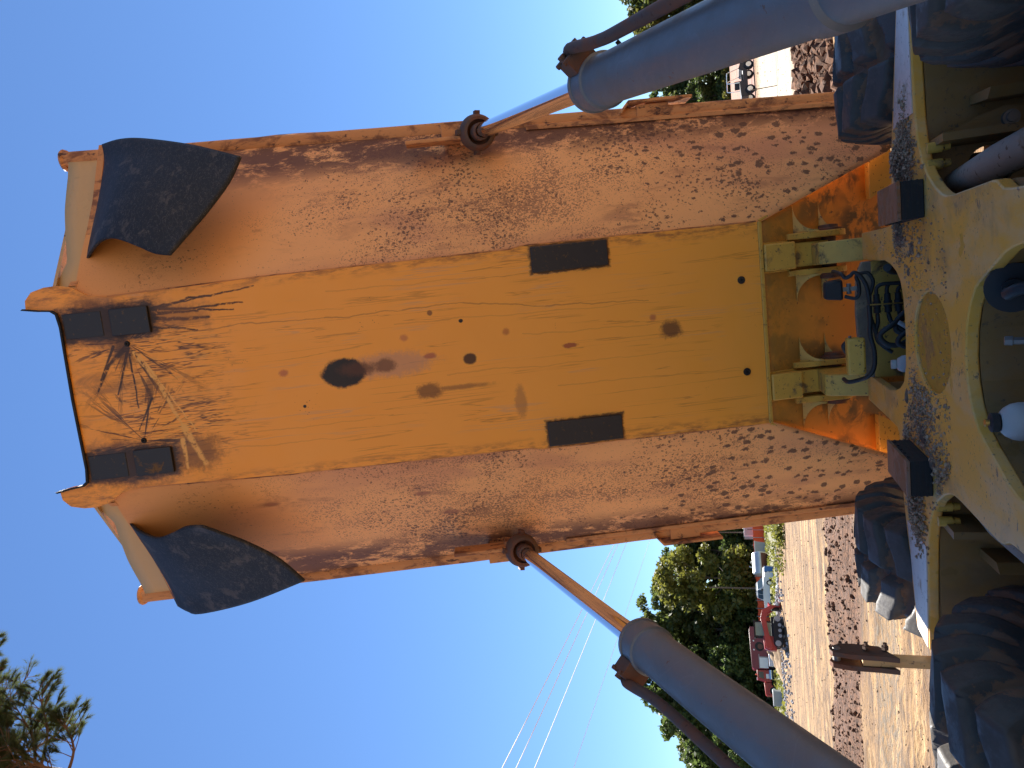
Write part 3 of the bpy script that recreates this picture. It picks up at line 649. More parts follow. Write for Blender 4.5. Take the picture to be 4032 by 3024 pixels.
# ---- hoist cylinders
for sg in (1, -1):
    D = Vector((1.431, 4.632, 1.545)); dr = Vector((-.174, -1, -.594)).normalized(); E = D+dr*2.14
    def m(p): return Vector((sg*p[0], p[1], p[2]+H))
    dd = Vector((sg*dr.x, dr.y, dr.z)); e = m(E); d0 = m(D)
    mb = MB(); mb.lathe(e, dd, [(-.012, .050), (-.012, .093), (.0, .101), (.020, .102), (.022, .097), (.105, .097), (.109, .100), (.125, .100), (.130, .092), (.150, .0865), (1.33, .0865), (1.335, .093), (1.40, .093), (1.41, .082), (1.95, .081), (1.97, .055)], 64)
    bar = mb.build('hoist_cylinder', M['barrel'], truck, world=True, smooth=30)
    mb = MB(); mb.lathe(d0, dd, [(-.02, .046), ((E-D).length+.02, .045)], 40)
    mb.build('chrome_rod', M['chrome'], bar, world=True)
    mb = MB(); mb.lathe(d0, dd, [(-.06, .07), (-.06, .112), (-.02, .118), (.03, .112), (.05, .098), (.055, .080), (.02, .075), (.0, .056), (.12, .054), (.125, .046)], 32)
    cl = mb.build('rod_end_clamp', M['rusty'], bar, world=True)
    up = dd.orthogonal().normalized(); side = dd.cross(up)
    for a in (35, 125, 215, 305):
        mb = MB(); v = up*math.cos(R_(a))+side*math.sin(R_(a)); mb.obox(d0+v*.118+dd*-.03, v, dd, v.cross(dd), .02, .035, .016)
        mb.lathe(d0+v*.115-dd*.075, dd, [(0, .014), (.09, .014)], 6)
        mb.build('clamp_bolt', M['rusty'], bar, world=True)
    # steel oil line with its clamp block
    o_ = Vector((sg*.112, -.052, .100)); o_ = (o_-dd*o_.dot(dd)).normalized()
    pth = [e+o_*.10+dd*.06, e+o_*.140+dd*.045, e+o_*.160+dd*.08, e+o_*.155+dd*.15, e+o_*.136+dd*.32, e+o_*.130+dd*.6, e+o_*.130+dd*1.9]
    fine_ = []
    for i in range(len(pth)-1):
        p0, p1, p2, p3 = pth[max(0,i-1)], pth[i], pth[i+1], pth[min(len(pth)-1,i+2)]
        for k in range(6):
            u = k/6; fine_.append(.5*((2*p1)+(-p0+p2)*u+(2*p0-5*p1+4*p2-p3)*u*u+(-p0+3*p1-3*p2+p3)*u**3))
    mb = MB(); mb.tube(fine_+[pth[-1]], .021, 12); mb.build('oil_line', M['rusty'], bar, world=True)
    sd_ = dd.cross(o_).normalized()
    mb = MB(); mb.obox(e+o_*.115+dd*.065, o_, dd, sd_, .028, .05, .05); 
    for q in (-.035, .035): mb.lathe(e+o_*.134+dd*.065+sd_*q, o_, [(0, .014), (.035, .014)], 6); mb.lathe(e+o_*.144+dd*(.065+q)+sd_*.0, sd_, [(-.06, .010), (.06, .010)], 6)
    mb.build('line_clamp', M['rusty'], bar, world=True)
    mb = MB(); mb.obox(e+dd*.22-sd_*.086*sg+o_*.03, dd, o_, sd_, .006, .04, .006); mb.build('stamped_mark', M['padrub'], bar, world=True)


# ---- wheels: heavy rock tyres with staggered, hooked lugs
def tyre_mesh():
    RO, RI, WD = .765, .33, .262                   # carcass radius, bead radius, half width
    prof = []                                     # across the tyre from inner bead to inner bead
    def P(u):                                     # u in -1.6..1.6, |u|<1 is tread
        a = abs(u); sg = 1 if u >= 0 else -1
        if a <= 1: return sg*WD*(.90*a), RO-.018*a*a
        b = (a-1)/.6
        return sg*WD*(.90+.24*math.sin(min(1, b*1.15)*math.pi)*.55-.18*b*b), RO-.018-(RO-.018-RI)*b**1.15
    NU, NT, NL = 60, 506, 22
    us = [-1.6+3.2*i/NU for i in range(NU+1)]
    vs = []; gr = []
    for i in range(NT):
        th = 2*math.pi*i/NT
        for u in us:
            x, r = P(u); a = abs(u); sg = 1 if u >= 0 else -1
            ph = th*NL/(2*math.pi)+(.5 if sg < 0 else 0)+.50*a-.14*math.sin(a*3.2)+.02*fbm(math.cos(th)*3+sg, math.sin(th)*3, a*2)
            fr = ph-math.floor(ph)
            wdt = .64+.10*sm(.2, .9, a)
            e = .075
            lug = sm(0, e, fr)*(1-sm(wdt-e, wdt, fr))
            lug *= 1-sm(1.18, 1.34, a)
            if a < .14: lug = max(lug*sm(.02, .14, a), .0)+.12*(1-sm(.02, .14, a))
            if a > 1: lug *= .8
            wear = .0025*fbm(math.cos(th)*6, math.sin(th)*6, u*3)
            hgt = .072*lug + wear*.5
            k = 1.0 if a < 1 else max(0, 1-(a-1)*1.7)
            rr = r+hgt*k; xx = x+(sg*hgt*.55 if a > .9 else 0)
            vs.append((xx, rr*math.cos(th), rr*math.sin(th))); gr.append(1-lug if a < 1.3 else .35)
    n = NU+1
    fs = [(i*n+k, i*n+k+1, ((i+1) % NT)*n+k+1, ((i+1) % NT)*n+k) for i in range(NT) for k in range(NU)]
    me = bpy.data.meshes.new('tyre'); me.from_pydata(vs, [], fs); me.materials.append(M['tyre'])
    at = me.attributes.new('groove', 'FLOAT', 'POINT'); at.data.foreach_set('value', gr)
    me.polygons.foreach_set('use_smooth', [True]*len(fs)); me.update()
    return me
TY = tyre_mesh()
mb = MB(); mb.lathe((-.20, 0, 0), (1, 0, 0), [(0, .345), (.02, .36), (.03, .30), (.08, .27), (.10, .13), (.05, .12)], 40); mb.lathe((.20, 0, 0), (-1, 0, 0), [(0, .345), (.02, .36), (.03, .30), (.16, .27), (.17, .13), (.06, .12)], 40)
RIM = mb.mesh('rim', M['frame'])
for i, (x, y, rz) in enumerate(((1.26, 4.25, 0), (-1.26, 4.25, math.pi), (1.26, 2.54, 0), (-1.26, 2.54, math.pi))):
    o = bpy.data.objects.new('tyre', TY); COL.objects.link(o); o.parent = truck; o.location = (x, y-3.4, .782)
    o.rotation_euler = (R_(11.3+37*i), 0, 0); o.scale = (.94 if rz == 0 else -.94, .94, .94)
    r = bpy.data.objects.new('rim', RIM); COL.objects.link(r); r.parent = o
for y in (4.22, 2.53):
    mb = MB(); mb.lathe((-.95, y, .782), (1, 0, 0), [(0, .12), (.3, .13), (.6, .17), (.75, .26), (1.15, .26), (1.3, .17), (1.6, .13), (1.9, .12)], 20)
    mb.build('axle', M['frame_shade'], truck, world=True)

# ---- rear frame: one flame-cut top plate with legs, wings and two openings
ZP = -.735
def sym(h): return h+[(-x, y) for x, y in reversed(h)]
plate_half = [(.340, 4.62), (.348, 4.80), (.505, 4.80), (.500, 4.2), (.503, 3.98), (.53, 3.93), (.60, 3.90), (.70, 3.90), (.84, 3.885), (1.42, 3.68), (1.42, 3.44), (1.10, 3.425), (.90, 3.40), (.815, 3.375),
              (.73, 3.32), (.66, 3.24), (.60, 3.13), (.570, 3.05), (.556, 2.985), (.552, 2.90), (.556, 2.50), (.550, 2.46), (.525, 2.41), (.518, 2.35), (.515, 2.28), (.50, 1.9), (.47, 1.2), (.45, .75)]
inn_half = [(.26, .75), (.30, 1.5), (.36, 2.0), (.372, 2.20), (.358, 2.33), (.345, 2.40), (.27, 2.60), (.235, 2.68), (.17, 2.745), (.09, 2.785), (.0, 2.80)]
leg = plate_half + inn_half
plate_outer = leg + [(-x, y) for x, y in reversed(leg[:-1])]
hole = [(.338, 4.62), (.337, 4.15), (.318, 4.00), (.285, 3.88), (.235, 3.78), (.15, 3.725), (0, 3.705)]
# the hose bay is open at its far end, so the outline runs round it
plate_outer = leg + [(-x, y) for x, y in reversed(leg[:-1])]
bay = [(x, y) for x, y in hole[1:]] + [(-x, y) for x, y in reversed(hole[1:-1])]
plate_outer = plate_outer + [(-.338, 4.62)][:0]
ell = [(.0+.205*math.cos(a), 3.255+.285*math.sin(a)) for a in [2*math.pi*i/28 for i in range(28)]]
full = plate_outer + [(-.337, 4.15), (-.318, 4.0), (-.285, 3.88), (-.235, 3.78), (-.15, 3.725), (0, 3.705), (.15, 3.725), (.235, 3.78), (.285, 3.88), (.318, 4.0), (.337, 4.15)]
fp = lambda u, v, t: W(u, v, t)
mb = MB(); mb.prism(full, [ell], fp, ZP-.042, ZP); frame = mb.build('rear_frame', M['frame'], truck, world=True, smooth=25, bevel=.006)
mb = MB(); mb.prism(ell, [], fp, ZP-.040, ZP-.013); mb.build('oval_cover', m_mud_steel('rust_stained_cover', (.52, .27, .03), (.30, .14, .04), .48, .66, .5, 0, 6), frame, world=True)
def wall(path, z0, z1, th, mat, name, closed=False):
    mb = MB(); n = len(path)
    for i in range(n if closed else n-1):
        a = Vector(path[i]); b = Vector(path[(i+1) % n]); d = (b-a).normalized(); q = Vector((-d.y, d.x))*th
        mb.hexa([W(p.x, p.y, z) for z in (z0, z1) for p in (a, b, b+q, a+q)])
    return mb.build(name, mat, frame, world=True)
zb = ZP-.044
front_in = [(x*1.10, y+.03) for x, y in inn_half]
wall(front_in+[(-x, y) for x, y in reversed(front_in[:-1])], -1.55, zb, .03, M['frame_shade'], 'front_web')
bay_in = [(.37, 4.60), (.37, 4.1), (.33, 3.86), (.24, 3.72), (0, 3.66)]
wall(bay_in+[(-x, y) for x, y in reversed(bay_in[:-1])], -1.5, zb, .03, M['frame_shade'], 'bay_web')
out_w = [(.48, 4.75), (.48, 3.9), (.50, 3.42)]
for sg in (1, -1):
    wall([(sg*x, y) for x, y in out_w], -1.6, zb, .03*sg, M['frame_shade'], 'side_web')
    wall([(sg*x, y) for x, y in ((.53, 3.0), (.52, 2.45), (.49, 2.2), (.43, .8))], -1.5, zb, .03*sg, M['frame_shade'], 'leg_web')
mb = MB(); mb.box(-.46, .46, .8, 4.6, H-1.52, H-1.50); mb.build('belly_plate', M['frame_shade'], frame, world=True)
# cross member closing the hose bay
mb = MB(); mb.prism([(-.338, -1.45), (.338, -1.45), (.338, -.70), (.26, -.668), (.05, -.658), (-.12, -.664), (-.26, -.672), (-.338, -.70)], [], lambda u, v, t: W(u, t, v), 4.605, 4.66)
mb.build('cross_member', m_mud_steel('grimy_member', (.20, .155, .11), (.30, .22, .13), .5, .65, .8), frame, world=True, bevel=.006)
mb = MB(); mb.box(-.336, .336, 4.585, 4.602, H-1.4, H-.745); mb.build('bay_back_plate', M['lug'], frame, world=True)
for sg in (1, -1):
    # hinge arm rising from the plate
    prof = [(4.79, -.72), (4.84, -.535), (4.87, -.500), (5.10, -.485), (5.22, -.49), (5.30, -.56), (5.30, -.66), (5.20, -.75), (5.0, -1.2), (4.79, -1.2)]
    mb = MB(); mb.prism(prof, [], lambda u, v, t: W(sg*t, u, v), .344, .480); mb.build('hinge_arm', M['lug'], frame, world=True, bevel=.010)
    mb = MB(); mb.prism([(4.44, -.735), (4.44, -.70), (4.79, -.70), (4.79, -.735)], [], lambda u, v, t: W(sg*t, u, v), .346, .503)
    # wing: deep plate under the wing, stiffener, link plate with pin, spacer bolts, diagonal rod
    ho = [(.675+.085*math.cos(a), -1.0+.085*math.sin(a)) for a in [2*math.pi*i/20 for i in range(20)]]
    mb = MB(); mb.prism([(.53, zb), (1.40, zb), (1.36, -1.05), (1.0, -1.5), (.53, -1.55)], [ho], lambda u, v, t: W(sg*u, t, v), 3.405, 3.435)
    mb.build('wing_plate', M['frame_shade'], frame, world=True)
    mb = MB(); mb.box(*sorted((sg*.62, sg*.75)), 3.55, 3.60, H-1.15, H-.85); mb.build('back_plate', M['padrub'], frame, world=True)
    mb = MB(); mb.prism([(.77, zb), (.80, zb), (.80, -1.2), (.77, -1.2)], [], lambda u, v, t: W(sg*u, t, v), 3.18, 3.404); mb.build('wing_rib', M['frame_shade'], frame, world=True)
    mb = MB(); mb.prism([(.805, -.80), (.83, -.86), (.86, -.93), (.885, -1.02), (.875, -1.08), (.83, -1.10), (.805, -1.08)], [], lambda u, v, t: W(sg*u, t, v), 3.30, 3.335); mb.build('link_plate', M['frame_shade'], frame, world=True)
    mb = MB(); mb.lathe(W(sg*.835, 3.29, -1.035), (0, -1, 0), [(-.01, .030), (.012, .030), (.012, .020), (.022, .018)], 16); mb.build('link_pin', M['steel'], frame, world=True)
    for xb in (.765, .700):
        mb = MB(); mb.lathe(W(sg*xb, 3.30, -.752), (0, 0, -1), [(0, .021), (.052, .021), (.054, .012), (.060, .012), (.060, .017), (.080, .015)], 14); mb.build('spacer_bolt', M['lug'], frame, world=True)
    mb = MB(); mb.tube([W(sg*.62, 3.40, -.88), W(sg*.645, 2.9, -.875), W(sg*.70, 2.3, -.97), W(sg*.75, 1.8, -1.05)], [.055, .058, .062, .062], 14); mb.build('torque_rod', M['dustrod'], frame, world=True)
    mb = MB(); mb.hexa([W(sg*x, y, z) for z in (-1.15, -.93) for x, y in ((.90, 3.19), (.935, 3.15), (.955, 3.40), (.92, 3.40))]); mb.build('corner_brace', M['frame_shade'], frame, world=True)
    mb = MB(); mb.prism([(.93, 3.80), (1.415, 3.645), (1.415, 3.455), (.93, 3.43)], [], lambda u, v, t: W(sg*u, v, t), ZP, ZP+.004); mb.build('wing_top', M['worn'], frame, world=True)
    # bump pad: black rubber block between steel plates
    mb = MB(); mb.box(*sorted((sg*.500, sg*.650)), 3.283, 3.685, H-.733, H-.650)
    pb = mb.build('rubber_pad', M['padrub'], frame, world=True, bevel=.003)
    for z in (-.711, -.690, -.668):
        mb = MB(); mb.box(*sorted((sg*.4985, sg*.6515)), 3.2805, 3.6865, H+z-.0035, H+z+.0035); mb.build('pad_rib', M['padrub'], pb, world=True)
    mb = MB(); mb.box(*sorted((sg*.497, sg*.653)), 3.279, 3.690, H-.6495, H-.636); mb.build('pad_top_plate', M['padtop'], pb, world=True, bevel=.002)
    for i in range(5):
        mb = MB(); mb.lathe(W(sg*.4995, 3.36+.07*i, -.66), (-sg, 0, 0), [(0, .006), (.005, .006)], 8); mb.build('pad_rivet', M['black'], pb, world=True)

# ---- small fittings on the frame
def smooth(pts, k=6):
    P = [Vector(p) for p in pts]; out = []
    for i in range(len(P)-1):
        p0, p1, p2, p3 = P[max(0,i-1)], P[i], P[i+1], P[min(len(P)-1,i+2)]
        for j in range(k):
            u = j/k; out.append(.5*((2*p1)+(-p0+p2)*u+(2*p0-5*p1+4*p2-p3)*u*u+(-p0+3*p1-3*p2+p3)*u**3))
    return out+[P[-1]]
def hose(name, pts, r, parent=None, mat='hose'):
    mb = MB(); mb.tube(smooth([W(*p) for p in pts]), r, 10); return mb.build(name, M[mat], parent or frame, world=True, smooth=60)
# work lamp on a short bracket
mb = MB(); mb.hexa([W(x, y, z) for z, s in ((-.480, .046), (-.575, .058)) for x, y in ((.192-s, 4.50-s*.9), (.192+s, 4.50-s*.9), (.200+s, 4.50+s*.9), (.192-s, 4.50+s*.9))])
lamp = mb.build('work_lamp', M['black'], truck, world=True, bevel=.012)
mb = MB(); mb.box(.182, .206, 4.49, 4.512, H-.66, H-.577); mb.lathe(W(.165, 4.50, -.612), (1, 0, 0), [(0, .013), (.06, .013)], 8); mb.box(.165, .222, 4.48, 4.53, H-.67, H-.652); mb.build('lamp_bracket', M['steel'], lamp, world=True)
hose('lamp_cable', [(.155, 4.47, -.585), (.14, 4.45, -.635), (.165, 4.44, -.655), (.224, 4.45, -.656), (.262, 4.45, -.645), (.278, 4.45, -.68), (.27, 4.45, -.71), (.22, 4.45, -.73), (.15, 4.45, -.71)], .010, lamp)
hose('lamp_cable', [(.30, 4.55, -.54), (.285, 4.40, -.56), (.262, 4.39, -.582), (.27, 4.38, -.605), (.286, 4.38, -.625), (.262, 4.38, -.657), (.201, 4.38, -.685), (.114, 4.38, -.696), (.042, 4.38, -.697), (-.032, 4.38, -.716), (-.113, 4.38, -.74), (-.17, 4.38, -.80)], .011, lamp)
# sensor cover box
mb = MB(); mb.box(-.287, -.079, 4.38, 4.47, H-.668, H-.574); bx = mb.build('sensor_cover', M['lug'], truck, world=True, bevel=.012)
for z in (-.595, -.648):
    mb = MB(); mb.lathe(W(-.078, 4.42, z), (1, 0, 0), [(0, .009), (.012, .009)], 6); mb.build('cover_bolt', M['steel'], bx, world=True)
hose('hose', [(-.19, 4.55, -.60), (-.13, 4.50, -.57), (-.10, 4.48, -.60)], .013, bx)
# plug connectors on a rail, and the hoses of the bay
for z in (-.760, -.815, -.868):
    mb = MB(); mb.lathe(W(.158, 4.40, z+.026), (-1, 0, -.02), [(0, .010), (.005, .016), (.04, .017), (.042, .021), (.072, .022), (.074, .018), (.105, .019), (.108, .010), (.125, .010)], 12)
    cn = mb.build('plug_connector', M['black'], frame, world=True)
mb = MB(); mb.tube([W(.102, 4.36, -.695), W(.098, 4.36, -.90)], .0045, 6); mb.build('plug_rail', M['brass'], frame, world=True)
hose('hose', [(.155, 4.40, -.735), (.19, 4.40, -.738), (.207, 4.40, -.765), (.207, 4.40, -.82), (.203, 4.40, -.90)], .0105)
hose('hose', [(.155, 4.41, -.789), (.185, 4.41, -.79), (.205, 4.41, -.80)], .0105)
hose('hose', [(.150, 4.41, -.842), (.178, 4.41, -.848), (.196, 4.41, -.88)], .0105)
hose('hose', [(.045, 4.39, -.735), (.0, 4.39, -.735), (-.05, 4.38, -.722), (-.11, 4.37, -.735), (-.14, 4.36, -.79)], .0115)
hose('hose', [(.04, 4.39, -.79), (.0, 4.38, -.80), (-.03, 4.37, -.83), (-.07, 4.36, -.88)], .0115)
hose('hose', [(.03, 4.25, -.845), (.0, 4.2, -.775), (-.05, 4.2, -.712), (-.10, 4.2, -.74), (-.11, 4.2, -.80), (-.08, 4.2, -.86)], .014)
hose('hose', [(.06, 4.22, -.84), (.02, 4.22, -.80), (-.03, 4.21, -.79), (-.06, 4.2, -.83)], .014)
hose('hose', [(-.02, 4.15, -.87), (-.06, 4.15, -.80), (-.10, 4.15, -.79), (-.13, 4.15, -.86)], .013, mat='hose')
hose('hose', [(.10, 4.37, -.69), (.02, 4.36, -.692), (-.06, 4.35, -.688), (-.15, 4.35, -.705), (-.24, 4.35, -.702), (-.29, 4.36, -.675), (-.318, 4.42, -.64), (-.335, 4.46, -.585), (-.33, 4.55, -.57)], .012)
hose('hose', [(.30, 4.1, -.74), (.28, 4.2, -.78), (.27, 4.3, -.85)], .020)
mb = MB(); mb.tube([W(.01, 4.19, -.80), W(-.025, 4.19, -.845)], .012, 8); mb.build('hose_marker', M['white'], frame, world=True)
mb = MB(); mb.lathe(W(-.178, 3.96, -.715), (0, -.1, -1), [(0, .022), (.022, .023), (.024, .018), (.03, .030), (.05, .042), (.14, .045), (.15, .03)], 20); mb.build('breather_bottle', M['white'], frame, world=True)
# round white accumulator with black collar and brass stem in the front opening
mb = MB(); mb.lathe(W(-.172, 2.50, -.745), (0, -.05, -1), [(0, .030), (.012, .044), (.03, .055), (.05, .059), (.08, .059), (.11, .05), (.13, .03)], 32); ac = mb.build('accumulator', M['white'], frame, world=True)
mb = MB(); mb.lathe(W(-.172, 2.50, -.717), (0, -.05, -1), [(0, .024), (.004, .030), (.022, .030), (.027, .026)], 24); mb.build('collar', M['black'], ac, world=True)
mb = MB(); mb.lathe(W(-.172, 2.50, -.703), (0, -.05, -1), [(0, .009), (.002, .012), (.008, .012), (.009, .009), (.016, .009)], 12); mb.build('stem', M['brass'], ac, world=True)
mb = MB(); mb.lathe(W(.235, 2.55, -.80), (-.1, -1, .25), [(0, .075), (.02, .075), (.022, .03), (.05, .03)], 28); mb.build('rubber_disc', M['black'], frame, world=True)
hose('hose', [(.23, 2.53, -.79), (.22, 2.47, -.765), (.235, 2.42, -.78), (.25, 2.36, -.86)], .019)
mb = MB(); mb.lathe(W(.072, 2.55, -.775), (-.05, -.3, -1), [(0, .010), (.002, .015), (.022, .016), (.024, .012), (.09, .011)], 6); mb.build('hose_fitting', M['steel'], frame, world=True)

# ---- rusty adjustable bracket standing at the left wing
lev = MB()
side = [(-.70, 3.36), (-.70, 3.46), (-.53, 3.475), (-.42, 3.49), (-.36, 3.485), (-.325, 3.46), (-.312, 3.43), (-.325, 3.405), (-.40, 3.385), (-.52, 3.38), (-.60, 3.37)]
lev.prism([(-.85, 3.39), (-.45, 3.39), (-.45, 3.455), (-.85, 3.455)], [], lambda u, v, t: W(t, v, u), -1.485, -1.455)
lv = lev.build('adjuster_bracket', M['pale'], frame, world=True)
for x0, x1 in ((-1.453, -1.430), (-1.510, -1.487)):
    mb = MB(); mb.prism([(a, b) for a, b in side if a > -.69] + [(-.645, 3.365), (-.645, 3.47)][:0], [], lambda u, v, t: W(t, v, u), x0, x1); mb.build('cheek_plate', M['rusty'], lv, world=True, bevel=.003)
for z in (-.47, -.55):
    mb = MB(); mb.lathe(W(-1.52, 3.43, z), (1, 0, 0), [(0, .014), (.02, .014), (.02, .009), (.10, .009), (.10, .016), (.115, .016), (.115, .010), (.13, .010)], 6); mb.build('bracket_bolt', M['rusty'], lv, world=True)
mb = MB(); mb.lathe(W(-1.515, 3.44, -.345), (1, 0, 0), [(0, .018), (.083, .018), (.089, .016)], 14); mb.build('bracket_pin', M['steel'], lv, world=True)

# ---- caked mud and gravel lying on the frame
def on_frame():
    mb = MB(); r = random.Random(21)
    def put(cx_, cy_, sx, sy, n, r0, mound=0.):
        for i in range(int(n*1.7)):
            x = r.gauss(cx_, sx); y = r.gauss(cy_, sy)
            rad = min(.015, r0*r.uniform(.35, .75)+r.expovariate(1/(r0*.40)))
            d = math.exp(-((x-cx_)/(1.3*sx))**2-((y-cy_)/(1.3*sy))**2)
            a = abs(x)
            inside = (y < 3.90 and y > 3.0 and a < .47+max(0, (y-3.0))*.9) or (y >= 3.4 and y < 3.72 and a < 1.1) or (a < .48 and a > .35 and y < 4.7 and y > 3.9)
            if not inside or (a < .2 and y > 2.98 and y < 3.53 and r.random() < .85) or (y > 3.68-.0*a and a < .30) or y < 2.95: continue
            if .495 < a < .655 and 3.28 < y < 3.69: continue
            mb.stone(W(x, y, ZP+rad*.3+mound*d*r.random()), rad, r, .75)
    put(.50, 3.76, .10, .06, 500, .004, .03); put(.76, 3.62, .08, .09, 1200, .005, .055); put(.86, 3.58, .12, .06, 400, .004, .02)
    put(-.33, 3.45, .13, .12, 700, .0045, .01); put(-.50, 3.15, .05, .16, 260, .005, .012); put(-.62, 3.72, .09, .06, 480, .006, .03); put(-.78, 3.58, .1, .08, 520, .007, .04)
    put(0, 3.0, .22, .05, 240, .0035); put(.2, 3.4, .22, .22, 330, .0030); put(-.3, 3.2, .25, .2, 260, .0032); put(.40, 3.5, .07, .15, 90, .006); put(.42, 4.1, .04, .25, 60, .003)
    return mb
tag(on_frame().build('gravel', M['mudstone'], smooth=0), 'gravel and dried mud crumbs lying on the yellow frame', 'gravel', kind='stuff')
for i, (x, y, sx, sy, hz) in enumerate(((.455, 3.74, .075, .07, .022), (.38, 3.52, .045, .035, .010), (.28, 3.60, .03, .03, .008), (-.42, 3.42, .06, .05, .014), (-.50, 3.28, .05, .055, .014), (.77, 3.66, .10, .09, .045), (-.72, 3.66, .10, .08, .035), (-.30, 3.72, .05, .03, .01), (.575, 3.76, .07, .055, .03), (-.585, 3.77, .08, .055, .03))):
    mb = MB(); r = random.Random(i); n = 20; vs = [W(x, y, ZP+hz)]; rings = [[], [], []]
    for k in range(n):
        a = 2*math.pi*k/n; q = .72+.5*mnoise.noise(Vector((math.cos(a)*1.8+i*3, math.sin(a)*1.8, .3)))
        for j, (f, z) in enumerate(((.45, .95), (.8, .6), (1., -.05))):
            rings[j].append(W(x+sx*q*f*math.cos(a), y+sy*q*f*math.sin(a), ZP+hz*z*(.8+.4*r.random())))
    for rg in rings: vs += rg
    fs = [(0, 1+k, 1+(k+1) % n) for k in range(n)]
    for j in (0, 1): fs += [(1+j*n+k, 1+(j+1)*n+k, 1+(j+1)*n+(k+1) % n, 1+j*n+(k+1) % n) for k in range(n)]
    mb.add(vs, fs); mb.build('mud_cake', M['mudcake'], frame, world=True, smooth=25)


# ================================================================== OVERHEAD WIRES, POLES
def gp(az, d): return CX+d*math.sin(R_(az)), d*math.cos(R_(az))
wire_m = plain('wire_aluminium', (.78, .78, .76), .5, 0, .05)
for i, (xa, ya, xb, yb, h, lab) in enumerate(((-16.4, 22., -17.5, 48.3, 9, 'topmost overhead wire crossing the blue sky'), (-17.4, 23.4, -18., 49.4, 9, 'second overhead wire from the top'),
        (-18.9, 25.6, -19.2, 52.7, 9, 'third overhead wire from the top, just above the thin lowest one'), (-19.1, 26.1, -19.7, 55.7, 7.5, 'thin lowest overhead wire crossing the sky above the trees'))):
    pts = []
    for k in range(41):
        t = lerp(-.9, 2.1, k/40); pts.append((lerp(xa, xb, t), lerp(ya, yb, t), h+H+.45*((t-.5)**2-.25)*.25))
    mb = MB(); mb.tube(pts, (.017 if i < 3 else .011), 6); tag(mb.build('overhead_wire', wire_m, smooth=60), lab, 'wire', 'overhead wires')
wood = plain('pole_wood', (.14, .10, .07), .9, 0, .3, 3)
def pole(x, y, h, lab, arm=True, r=.14):
    p = empty('utility_pole', (x, y, ground_h(x, y)-.1), lab, 'pole')
    mb = MB(); mb.tube([(0, 0, 0), (0, 0, h)], [r, r*.7], 10); mb.build('post', wood, p)
    if arm:
        mb = MB(); mb.box(-1.3, 1.3, -.06, .06, h-.62, h-.48); mb.build('crossarm', wood, p)
        for q in (-1.2, -.4, .4, 1.2):
            mb = MB(); mb.lathe((q, 0, h-.48), (0, 0, 1), [(0, .03), (.04, .05), (.09, .05), (.13, .03)], 8); mb.build('insulator', M['white'], p)
pole(-18.6, 74.5, 11.5, 'tall wooden utility pole carrying the overhead wires')
x, y = gp(-23.9, 128); pole(x, y, 9.5, 'thin bare pole standing behind the white pickup', False, .16)
x, y = gp(-19.9, 131); pole(x, y, 8.5, 'thin bare pole standing behind the white storage trailer', False, .13)

# ================================================================== TREES
def leaf_mat(name, a, b, sc_=.35):
    g = G(name); oi = g.n('ObjectInfo').outputs['Random']
    c = g.mix(g.noise(sc_, 4, .6), a, b); c = g.mix(g.mul(g.noise(3.1, 2), .5), c, tuple(v*.55 for v in a))
    hs = g.n('HueSaturation', {'Color': c, 'Value': g.n('MapRange', {'Value': oi, 'To Min': .8, 'To Max': 1.2}).outputs[0]}).outputs[0]
    g.set(hs, .55); tr = g.n('BsdfTranslucent', {'Color': hs}); ms = g.n('MixShader', {0: .5, 1: g.b.outputs[0], 2: tr.outputs[0]})
    g.t.links.new(ms.outputs[0], g.out.inputs['Surface']); return g.m
L_DARK = leaf_mat('leaf_dark_green', (.070, .115, .030), (.14, .175, .046)); L_MID = leaf_mat('leaf_mid_green', (.085, .120, .028), (.17, .19, .05)); L_YEL = leaf_mat('leaf_yellow_green', (.12, .14, .024), (.25, .23, .045))  # yellow-green carries the look of sunlit leaves in its colour
bark = plain('bark', (.10, .075, .055), .95, 0, .35, 4)
def leaf_cards(mb, c, rad, n, size, r):
    for _ in range(n):
        d = Vector((r.gauss(0, 1), r.gauss(0, 1), r.gauss(0, 1))).normalized()*(r.random()**.45)
        p = Vector((c[0]+d.x*rad[0], c[1]+d.y*rad[1], c[2]+d.z*rad[2]))
        a = Vector((r.gauss(0, 1), r.gauss(0, 1), r.gauss(0, .7))).normalized(); b = a.orthogonal().normalized()
        q = r.random()*6.28; b = (b*math.cos(q)+a.cross(b)*math.sin(q)); a = a*size*r.uniform(.5, 1.15); b = b*size*r.uniform(.35, .8)
        mb.add([p-a, p+b*.8, p+a, p-b], [(0, 1, 2, 3)])
def crown_mesh(seed, hgt, wid, base, lobes, per, size, slim=1.):
    r = random.Random(seed); mb = MB(); tips = []
    for i in range(lobes):
        f = r.random(); z = lerp(base, hgt*.94, f**.85); env = math.sin(math.pi*min(1, .16+.80*((z-base)/(hgt-base))))**.7
        a = r.random()*6.28; q = wid*.5*env*math.sqrt(r.random())*1.0
        rr = wid*r.uniform(.11, .21)*(1.12-.35*f); c = (q*math.cos(a), q*math.sin(a), min(z, hgt-rr*.6)); tips.append(c)
        leaf_cards(mb, c, (rr, rr, rr*.72*slim), int(per*rr*rr), size, r)
    me = mb.mesh('crown', L_MID, 0)
    tb = MB(); tb.tube(smooth([(0, 0, 0), (.15, .05, hgt*.3), (-.1, .1, hgt*.6), (.1, 0, hgt*.88)]), [lerp(.34, .05, k/18) for k in range(19)], 8)
    for c in tips[:16]:
        z0 = max(.2*hgt, c[2]-.22*hgt*r.uniform(.6, 1.2)); tb.tube(smooth([(0, 0, z0), (c[0]*.5, c[1]*.5, z0+(c[2]-z0)*.35), c], 4), [lerp(.12, .02, k/8) for k in range(9)], 5)
    return me, tb.mesh('trunk', bark)
